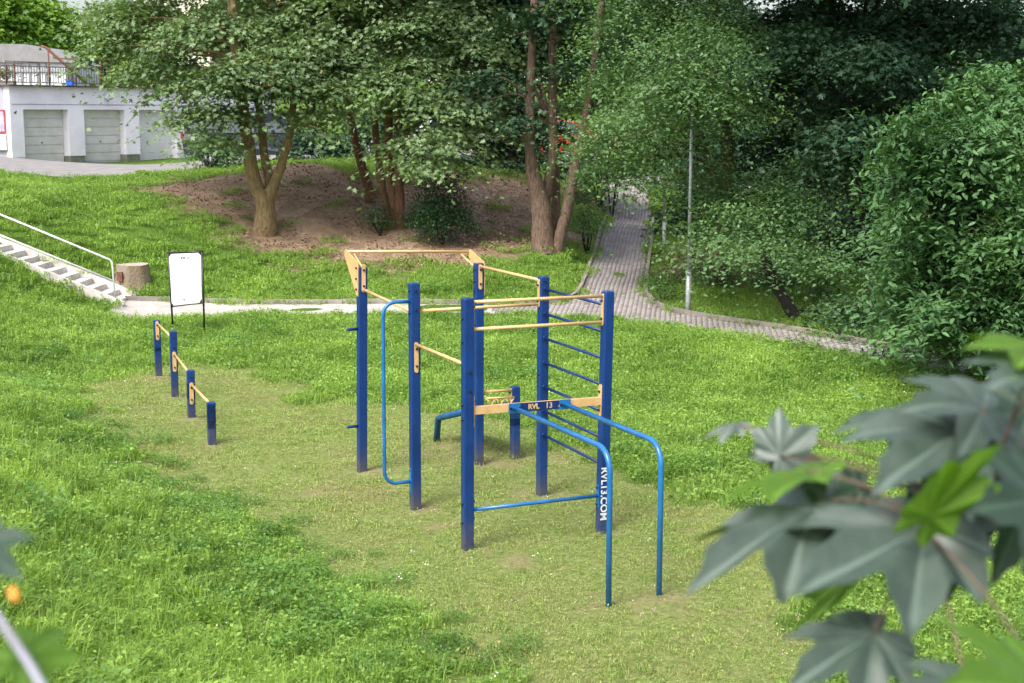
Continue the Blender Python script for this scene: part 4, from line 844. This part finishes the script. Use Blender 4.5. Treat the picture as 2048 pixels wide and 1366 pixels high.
car('parked_car', 'pale silver-white car parked behind the hanging maple leaves', car_at(930,290,56), math.radians(8), 'car_white')
car('parked_car', 'red car glimpsed between the split trunk and the slanting trunk', car_at(1115,290,54), math.radians(15), 'car_red')

# ------------------------------------------------------------------ far houses
def house(label, px, Y, wpx, base, topy, wallm, rh=3, ang=0):
    a = at(px, 150, Y); wd = wpx*Y/FPX; zt_ = at(px, topy, Y).z; zb = H(a.x, Y)-1; o = thing('house', label, 'house', Vector((a.x, Y, zb)))
    MB().box((a.x, Y+4, (zb+zt_)/2), (wd, 8, zt_-zb)).build('wall', M[wallm], o)
    MB().prism([(a.x-wd/2-.4,Y-.4,zt_+.003),(a.x-wd/2-.4,Y+8.4,zt_+.003),(a.x-wd/2-.4,Y+4,zt_+rh)], (wd+.8,0,0)).build('roof', M['roof_red'], o)
    nw = max(2, int(wd/2.6))
    for k in range(nw):
        for z in np.arange(zb+2.0, zt_-1.2, 2.9):
            c = Vector((a.x-wd/2+wd*(k+.5)/nw, Y-.02, z)); f_ = MB().box(c, (1.3,.10,1.5)).build('window', M['white'], o); MB().box(c-Vector((0,.06,0)), (1.1,.03,1.3)).build('pane', M['glass'], f_)
    return o
house('cream house high behind the left maple', 345, 95, 150, 0, -40, 'cream_wall')
house('orange rendered house glimpsed behind the tall maples', 560, 98, 170, 0, -10, 'orange_wall')
house('orange house seen through the dark maple on the right', 1690, 85, 240, 0, 130, 'orange_wall', 2)
house('cream house behind the trunks in the centre', 1000, 100, 300, 0, 20, 'cream_wall')

# ------------------------------------------------------------------ grass and weeds (instanced patches)
SRC = bpy.data.collections.new('vegetation_sources')
def blades(n, R, h0, h1, w0, lean, seg=2):
    r = np.sqrt(rng.random(n))*R; a = rng.uniform(0,2*math.pi,n); P = np.stack([r*np.cos(a), r*np.sin(a), np.full(n,-.02)],1)
    az = rng.uniform(0,2*math.pi,n); D = np.stack([np.cos(az),np.sin(az),np.zeros(n)],1); Bv = np.stack([-np.sin(az),np.cos(az),np.zeros(n)],1)
    h = rng.uniform(h0,h1,n)[:,None]; le = (rng.random(n)*lean)[:,None]*h; w_ = (w0*rng.uniform(.6,1.3,n))[:,None]; up = np.array([0,0,1.])
    m1 = P+up*h*.55+D*le*.3; tip = P+up*h*np.sqrt(np.clip(1-(le/h)**2*.5,.15,1))+D*le
    V = np.stack([P-Bv*w_/2, P+Bv*w_/2, m1+Bv*w_*.45, m1-Bv*w_*.45, tip],1); k = np.arange(n)[:,None]*5
    F_ = np.concatenate([k+np.array([[0,1,2]]), k+np.array([[0,2,3]]), k+np.array([[3,2,4]])]); tn = np.tile(np.clip(rng.normal(.5,.28,n),0,1),3)
    return V.reshape(-1,3), F_, tn
def weedleaves(n, R, s0, s1, z0, z1, shape='kite', tilt=.5):
    T = {'kite':([(0,0,0),(.5,.33,.06),(1,0,0),(.5,-.33,.06)],[(0,1,2),(0,2,3)]), 'dock':([(0,0,0),(.35,.13,.02),(.75,.12,.06),(1,0,-.03),(.75,-.12,.06),(.35,-.13,.02)],[(0,1,2),(0,2,3),(0,3,4),(0,4,5)])}[shape]
    t = np.array(T[0]); f_ = np.array(T[1]); r = np.sqrt(rng.random(n))*R; a = rng.uniform(0,2*math.pi,n); P = np.stack([r*np.cos(a), r*np.sin(a), rng.uniform(z0,z1,n)],1)
    az = rng.uniform(0,2*math.pi,n); el = rng.normal(.1 if shape == 'kite' else .9, .35, n); A = np.stack([np.cos(az)*np.cos(el),np.sin(az)*np.cos(el),np.sin(el)],1)
    Nn = np.stack([rng.normal(0,tilt,n),rng.normal(0,tilt,n),np.ones(n)],1); Nn -= A*(A*Nn).sum(1,keepdims=True); Nn /= np.linalg.norm(Nn,axis=1,keepdims=True); B = np.cross(Nn,A); s = rng.uniform(s0,s1,n)
    V = P[:,None]+s[:,None,None]*(A[:,None]*t[None,:,0:1]+B[:,None]*t[None,:,1:2]+Nn[:,None]*t[None,:,2:3]); F_ = (np.arange(n)[:,None,None]*len(t)+f_[None]).reshape(-1,3)
    return V.reshape(-1,3), F_, np.repeat(np.clip(rng.normal(.5,.28,n),0,1), len(f_))
def join(parts):
    V, F_, T_, MI = [], [], [], []; o = 0
    for (v, f_, t_), mi in parts: V.append(v); F_.append(f_+o); T_.append(t_); MI.append(np.full(len(f_),mi)); o += len(v)
    return map(np.concatenate, (V, F_, T_, MI))
def patch_obj(name, parts, mats):
    V, F_, T_, MI = join(parts); me = np_mesh(name, V, F_, mats, tone=T_); me.polygons.foreach_set('material_index', MI.astype(np.int32)); o = bpy.data.objects.new(name, me); return o
def scatter(name, srcs, pts, scl, tilt=.12):
    c = bpy.data.collections.new(name+'_src'); 
    for s_ in srcs: c.objects.link(s_)
    n = len(pts); me = bpy.data.meshes.new(name); me.vertices.add(n); me.vertices.foreach_set('co', np.asarray(pts,np.float32).ravel())
    a = me.attributes.new('rot','FLOAT_VECTOR','POINT'); r = np.stack([rng.normal(0,tilt,n), rng.normal(0,tilt,n), rng.uniform(0,6.283,n)],1); a.data.foreach_set('vector', r.astype(np.float32).ravel())
    a = me.attributes.new('scl','FLOAT','POINT'); a.data.foreach_set('value', np.asarray(scl,np.float32))
    a = me.attributes.new('pick','INT','POINT'); a.data.foreach_set('value', rng.integers(0,len(srcs),n).astype(np.int32))
    o = link(name, me); tag(o, kind='stuff')
    t = bpy.data.node_groups.new(name,'GeometryNodeTree'); t.interface.new_socket('Geometry',in_out='INPUT',socket_type='NodeSocketGeometry'); t.interface.new_socket('Geometry',in_out='OUTPUT',socket_type='NodeSocketGeometry')
    gi, go = t.nodes.new('NodeGroupInput'), t.nodes.new('NodeGroupOutput'); ci = t.nodes.new('GeometryNodeCollectionInfo'); ci.inputs['Collection'].default_value = c; ci.inputs['Separate Children'].default_value = True; ci.inputs['Reset Children'].default_value = True
    ip = t.nodes.new('GeometryNodeInstanceOnPoints'); ip.inputs['Pick Instance'].default_value = True
    def na(nm, ty): q = t.nodes.new('GeometryNodeInputNamedAttribute'); q.data_type = ty; q.inputs['Name'].default_value = nm; return [s_ for s_ in q.outputs if s_.enabled and s_.name == 'Attribute'][0]
    t.links.new(gi.outputs[0], ip.inputs['Points']); t.links.new(ci.outputs[0], ip.inputs['Instance']); t.links.new(na('pick','INT'), ip.inputs['Instance Index']); t.links.new(na('rot','FLOAT_VECTOR'), ip.inputs['Rotation']); t.links.new(na('scl','FLOAT'), ip.inputs['Scale'])
    t.links.new(ip.outputs[0], go.inputs[0]); md = o.modifiers.new('scatter','NODES'); md.node_group = t; return o
def in_pave(x, y, grow=.0):
    r = np.zeros(x.shape, bool)
    for P in PAVE: r |= (poly_dist(x, y, P) > -grow) if grow else in_poly(x, y, P)
    r |= in_poly(x, y, r_near+r_far[::-1])
    d = np.array([x-s_bot.x, y-s_bot.y]); s_ = d[0]*sd.x+d[1]*sd.y; t_ = d[0]*sn.x+d[1]*sn.y
    r |= (s_ > -.2) & (s_ < run*1.4) & (t_ > -.16) & (t_ < wS+.16); return r
def field(y0, y1, step, jit=.5):
    xs = []; ys = []
    for y in np.arange(y0, y1, step):
        wd = .43*y+1.5; x = np.arange(-wd, wd, step); xs.append(x); ys.append(np.full(len(x), y))
    x = np.concatenate(xs); y = np.concatenate(ys); x = x+rng.uniform(-jit,jit,len(x))*step; y = y+rng.uniform(-jit,jit,len(x))*step; k = ~in_pave(x, y, .04); return x[k], y[k]
GS, GM, GT, HB = M['grass_short'], M['grass_meadow'], M['grass_tall'], M['herb']
bands = [(3.6,9,.13,1.),(9,14,.17,1.25),(14,22,.23,1.7),(22,33,.33,2.3),(33,50,.4,3.0)]
shortS, meadS, tallS = {}, {}, {}
for bi, (y0, y1, step, k) in enumerate(bands):
    R = step*.85; w_ = .0035*k
    x, y = field(y0, y1, step); z = HV(x, y); mm_ = mown_mask(x, y); dk = dirt_mask(x, y)
    side = poly_dist(x, y, MOWN)
    tall = np.clip(vnoise(x,y,2.2,11)*.6+vnoise(x,y,.6,12)*.7-.15, 0, 1)
    # the slope below the camera (left of the mown edge) is the lush tall part
    px, py = to_px(x, y, z)
    lush = np.clip((9.8-y)/3+.4,0,1)*(x < 1.5)+np.clip((z-.25)/.6,0,1)*(y < 20)
    lush = np.clip(lush,0,1)*(1-mm_)
    keepd = rng.random(len(x)) > dk*.93
    ims = (rng.random(len(x)) < mm_)
    sh = [patch_obj('short_tuft', [(blades(int(190),R,.012,.05,w_*.9,1.6),0),(weedleaves(34,R,.008*k**.5,.018*k**.5,.005,.03),0),(weedleaves(5,R,.012*k**.4,.024*k**.4,.01,.035),1)], [GS,HB]) for _ in range(4)]
    k1 = ims & keepd; scatter('short_grass', sh, np.stack([x,y,z],1)[k1], rng.uniform(.8,1.25,k1.sum()))
    me_ = [patch_obj('meadow_tuft', [(blades(170,R,.05,.15,w_*1.15,1.3),0),(weedleaves(46,R,.016*k**.4,.04*k**.4,.02,.10),0),(weedleaves(16,R,.02*k**.4,.045*k**.4,.01,.08),1)], [GM,HB]) for _ in range(5)]
    k2 = ~ims & keepd & (rng.random(len(x)) > lush*.8); scatter('meadow_grass', me_, np.stack([x,y,z],1)[k2], rng.uniform(.6,1.0,k2.sum())+.55*tall[k2])
    if bi < 3:
        ta = [patch_obj('tall_tuft', [(blades(130,R,.07,.25,w_*1.8,1.35),0),(weedleaves(9,R,.07,.16,.0,.05,'dock'),0),(blades(4,R,.3,.5,w_*.9,.5),0),(weedleaves(30,R,.018,.045,.03,.15),1),(weedleaves(26,R,.018,.045,.06,.2),0)], [GT,HB]) for _ in range(5)]
        k3 = ~ims & keepd & (rng.random(len(x)) < lush*.75); scatter('tall_grass', ta, np.stack([x,y,z],1)[k3], rng.uniform(.55,1.05,k3.sum()))
# herb clumps, darker weeds
x, y = field(4, 36, .55); z = HV(x, y); k = (vnoise(x,y,1.6,21) > .74) & (mown_mask(x,y) < .3) & (rng.random(len(x)) < .8)
hb = [patch_obj('weed_clump', [(weedleaves(330,.27,.018,.05,.0,.16),0),(blades(40,.25,.06,.2,.005,1),0)], [HB]) for _ in range(4)]
scatter('weeds', hb, np.stack([x,y,z],1)[k], rng.uniform(.6,1.35,k.sum()))
# edge of taller weeds along the toe of the slope
toe = resample(W2([(130,830),(230,930),(330,985),(430,1040),(560,1110),(660,1190),(800,1290),(930,1350)]), 150); j = rng.normal(0,.38,(150,2)); tp = toe+j
scatter('edge_weeds', hb, np.column_stack([tp, HV(tp[:,0],tp[:,1])]), rng.uniform(.3,.85,150))
# sprigs on the bank
x, y = field(31, 46, .8); z = HV(x,y); k = (dirt_mask(x,y) > .5) & (rng.random(len(x)) < .16)
scatter('bank_sprigs', hb, np.stack([x,y,z],1)[k], rng.uniform(.5,1.3,k.sum()))
# litter on the bank
lt = [patch_obj('litter', [(weedleaves(60,.5,.03,.09,.0,.02,'kite',.3),0)], [wear_mat('dry leaves',(.26,.17,.10),(.12,.08,.05),9,.9)]) for _ in range(3)]
x, y = field(31, 47, .45); z = HV(x,y)+.015; k = (dirt_mask(x,y) > .3)
scatter('leaf_litter', lt, np.stack([x,y,z],1)[k], rng.uniform(.7,1.2,k.sum()), .3)
# flowers
def fl(mat, s): return patch_obj('flower', [(weedleaves(5,.05,s,s*1.5,.07,.12,'kite',.8),0)], [mat])
x, y = field(5, 32, .5); z = HV(x,y); k = rng.random(len(x)) < .28
scatter('clover_flowers', [fl(M['petal_white'],.012), fl(M['petal_white'],.016), fl(M['petal_pink'],.012)], np.stack([x,y,z],1)[k], rng.uniform(.7,1.3,k.sum()))
k = (rng.random(len(x)) < .03) & (mown_mask(x,y) < .2) & (x < -1); scatter('yellow_flowers', [fl(M['petal_yellow'],.014)], np.stack([x,y,z],1)[k], rng.uniform(.7,1.2,k.sum()))

# ------------------------------------------------------------------ foreground maple sapling
def leaf_mat(name, col, col2, trans, rough, spec=.5):
    m, t, b = newmat(name); v = N(t, 'ShaderNodeAttribute', attribute_name='vein'); n = noise(t, 22, 5, .75)
    c = ramp(t, n.outputs[0], [(.3, col), (.7, col2)]); c = mixc(t, v.outputs['Fac'], c, tuple(min(1,q*1.6+.01) for q in col2)); t.links.new(c, b.inputs['Base Color'])
    b.inputs['Roughness'].default_value = rough; b.inputs['Specular IOR Level'].default_value = spec
    tr = N(t,'ShaderNodeBsdfTranslucent'); t.links.new(mixc(t,1.,c,(1.3,1.4,.5),'MULTIPLY'), tr.inputs['Color']); mx = N(t,'ShaderNodeMixShader'); mx.inputs[0].default_value = trans
    t.links.new(b.outputs[0], mx.inputs[1]); t.links.new(tr.outputs[0], mx.inputs[2]); t.links.new(mx.outputs[0], t.nodes['Material Output'].inputs['Surface']); return m
LG = leaf_mat('grey-green leaf', (.034,.058,.042), (.075,.105,.085), .16, .42, .55)
LB = leaf_mat('bright leaf', (.075,.16,.012), (.11,.22,.02), .45, .5)
LD = leaf_mat('deep green and shaded leaf', (.015,.035,.02), (.025,.05,.028), .10, .45)  # dark green; also stands for a leaf lying in shade beneath others
keys = [(-180,.10),(-160,.26),(-140,.44),(-125,.50),(-110,.46),(-98,.60),(-90,.64),(-82,.56),(-70,.52),(-62,.70),(-55,.74),(-47,.93),(-40,.74),(-33,.70),(-25,.56),(-20,.60),(-15,.76),(-8,.80),(0,1.0),(8,.80),(15,.76),(20,.60),(25,.56),(33,.70),(40,.74),(47,.93),(55,.74),(62,.70),(70,.52),(82,.56),(90,.64),(98,.60),(110,.46),(125,.50),(140,.44),(160,.26),(180,.10)]
def maple_leaf(parent, base, tip, nrm, mat, fold=.12, curl=.12, width=1.0, name='leaf'):
    base, tip = Vector(base), Vector(tip); a = tip-base; L = a.length; a.normalize(); nrm = Vector(nrm); nrm = (nrm-a*nrm.dot(a)).normalized(); b2 = nrm.cross(a)
    th = np.radians(np.linspace(-180,180,97)); kr_ = np.interp(np.degrees(th), [k[0] for k in keys], [k[1] for k in keys])
    V, vein = [], []; nr = 7; o0 = root_loc(parent); ph = random.uniform(0,6)
    for j in range(nr):
        f_ = (j/(nr-1))**.85
        for q, R_ in zip(th, kr_):
            r = R_*f_*L; x = r*math.cos(q); y = r*math.sin(q)*width; dg = math.degrees(q)
            dv = min(abs(dg-v) for v in (0,-50,50,-90,90,-130,130)); z = fold*r*min(dv,22)/22*.5-curl*(r*r)/L+.03*L*math.sin(x/L*5+ph)*math.sin(y/L*6+1)-abs(y)*fold*.4
            V.append(base+a*x+b2*y+nrm*z-o0); vein.append(1.0 if dv < 1.9 and f_ < .93 else 0.0)
    n = len(th); F_ = [(j*n+i, j*n+i+1, (j+1)*n+i+1, (j+1)*n+i) for j in range(nr-1) for i in range(n-1)]
    return link(name, np_mesh(name, np.array([tuple(v) for v in V]), np.array(F_), mat, smooth=True, attrs={'vein':vein}), parent)
trunkb = Vector((1.25, 1.7, H(1.25,1.7))); sap = thing('maple_sapling', 'out-of-focus maple branch with large grey-green leaves reaching in from the lower right', 'tree', trunkb)
MB().tube(smooth_pts([trunkb-zz*.1, trunkb+Vector((.03,0,.7)), trunkb+Vector((-.02,-.02,1.5)), trunkb+Vector((.05,0,2.6))],4), [.035-.0018*i for i in range(13)], 10).build('trunk', M['bark_brown'], sap)
def A(px,py,d): return at(px,py,d)
br = [trunkb+Vector((0,0,1.35)), A(2200,960,1.5), A(2030,985,1.38), A(1880,1035,1.3), A(1850,1060,1.28)]
MB().tube(smooth_pts(br,4), [.006-.0002*i for i in range(17)], 8).build('branch', M['bark_brown'], sap)
# (base px, tip px, depth base, depth tip, normal, material, fold, curl, width)
up_, fw = (0,-.55,.85), (0,-.9,.4)
LV = [((1846,1062),(1592,1158),1.28,1.20,(-.15,-.5,.88),LG,.45,.15,.80),
      ((1625,1025),(1365,1150),1.34,1.26,(-.3,-.45,.9),LG,.45,.15,.58),
      ((1745,1275),(1580,1352),1.24,1.18,(0,-.5,.88),LG,.4,.2,.75),
      ((1915,860),(1752,965),1.34,1.24,(-.1,-.6,.8),LG,.3,.15,.75),
      ((1968,815),(1812,798),1.36,1.30,(.1,-.6,.8),LG,.25,.15,.72),
      ((1850,842),(1672,828),1.45,1.42,(0,-.2,1),LG,.4,.25,.7),
      ((1560,912),(1640,848),1.5,1.5,(-.2,-.85,.35),LG,.3,.15,1.2),
      ((1570,905),(1495,852),1.52,1.54,(-.2,-.8,.4),LG,.3,.2,.8),
      ((1476,850),(1402,866),1.6,1.6,(0,-.25,1),LG,.3,.25,.6),
      ((1614,940),(1422,1000),1.36,1.32,(0,.1,1),LB,.2,.1,.45),
      ((1860,1030),(2010,870),1.22,1.16,(.5,.15,.9),LB,.3,.1,.35),
      ((2080,690),(1925,678),1.3,1.28,(0,-.2,1),LB,.2,.15,.8),
      ((2090,740),(1975,760),1.28,1.22,(0,-.5,.9),LG,.2,.15,.8),
      ((2090,1000),(1960,1010),1.2,1.15,(0,-.8,.5),LD,.2,.15,1.0),
      ((1905,1075),(1815,1255),1.34,1.32,(.4,-.8,.3),LD,.3,.1,.6),
      ((1700,1150),(1600,1265),1.3,1.28,(.5,-.3,.5),LB,.4,.3,.3),
      ((2120,1400),(1905,1345),1.02,.96,(0,-.5,.8),LB,.2,.1,.9),
      ((1935,1380),(1800,1372),1.15,1.12,(0,-.5,.8),LG,.3,.2,.8),
      ((1960,870),(1830,1000),1.45,1.45,(.3,-.7,.5),LD,.3,.1,.8),  # shade under the upper leaves is put into this leaf's colour
      ((2060,820),(1930,840),1.42,1.4,(0,-.7,.6),LD,.3,.1,.9),
      ((1720,975),(1640,1010),1.42,1.4,(0,-.7,.5),LD,.2,.1,.9),
      ((2070,960),(1990,1180),1.42,1.4,(.2,-.7,.4),LD,.2,.1,.7),
      ((1660,1165),(1590,1180),1.35,1.34,(0,-.4,.7),LG,.4,.2,.8),
      ((1640,1000),(1560,1060),1.36,1.38,(.1,-.6,.6),LD,.2,.1,1.1),
      ((1880,1090),(1940,940),1.4,1.44,(.1,-.8,.4),LD,.2,.1,.9)]
for (b0, t0, d0, d1, nn, mt, fo, cu, wd) in LV:
    bb = A(*b0, d0); maple_leaf(sap, bb, A(*t0, d1), nn, mt, fo, cu, wd)
    tgt = min([Vector(p) for p in smooth_pts(br[1:], 6)], key=lambda p: (p-bb).length)
    MB().tube(smooth_pts([tgt, (tgt+bb)/2+zz*.01, bb], 3), .0014, 6).build('leaf_stalk', M['bark_brown'], sap)
# blurred twig and leaf at the lower left corner
tb2 = Vector((-.24,.78,H(-.24,.78))); tw = thing('hedge_twig', 'very blurred grey twig with dark leaf and orange tip at the lower left corner', 'twig', tb2)
MB().tube([tb2, A(150,1500,.84), A(100,1400,.86), A(60,1330,.88), A(0,1240,.9), A(-60,1150,.95)], .003, 8).build('twig', wear_mat('grey twig',(.30,.30,.36),(.18,.17,.2),20,.7), tw)
maple_leaf(tw, A(-60,1090,.95), A(38,1150,.9), (.2,-.8,.5), LD, .2,.1,.6); maple_leaf(tw, A(24,1182,.905), A(34,1206,.9), (.2,-.8,.3), wear_mat('orange leaf',(.75,.30,.03),(.5,.2,.02),20,.6), .2,.1,.5)
maple_leaf(tw, A(40,1330,.9), A(140,1235,.95), (.2,-.4,.8), LB, .2,.1,.7); maple_leaf(tw, A(60,1340,.9), A(10,1290,.9), (.2,-.4,.8), LB, .2,.1,.7)
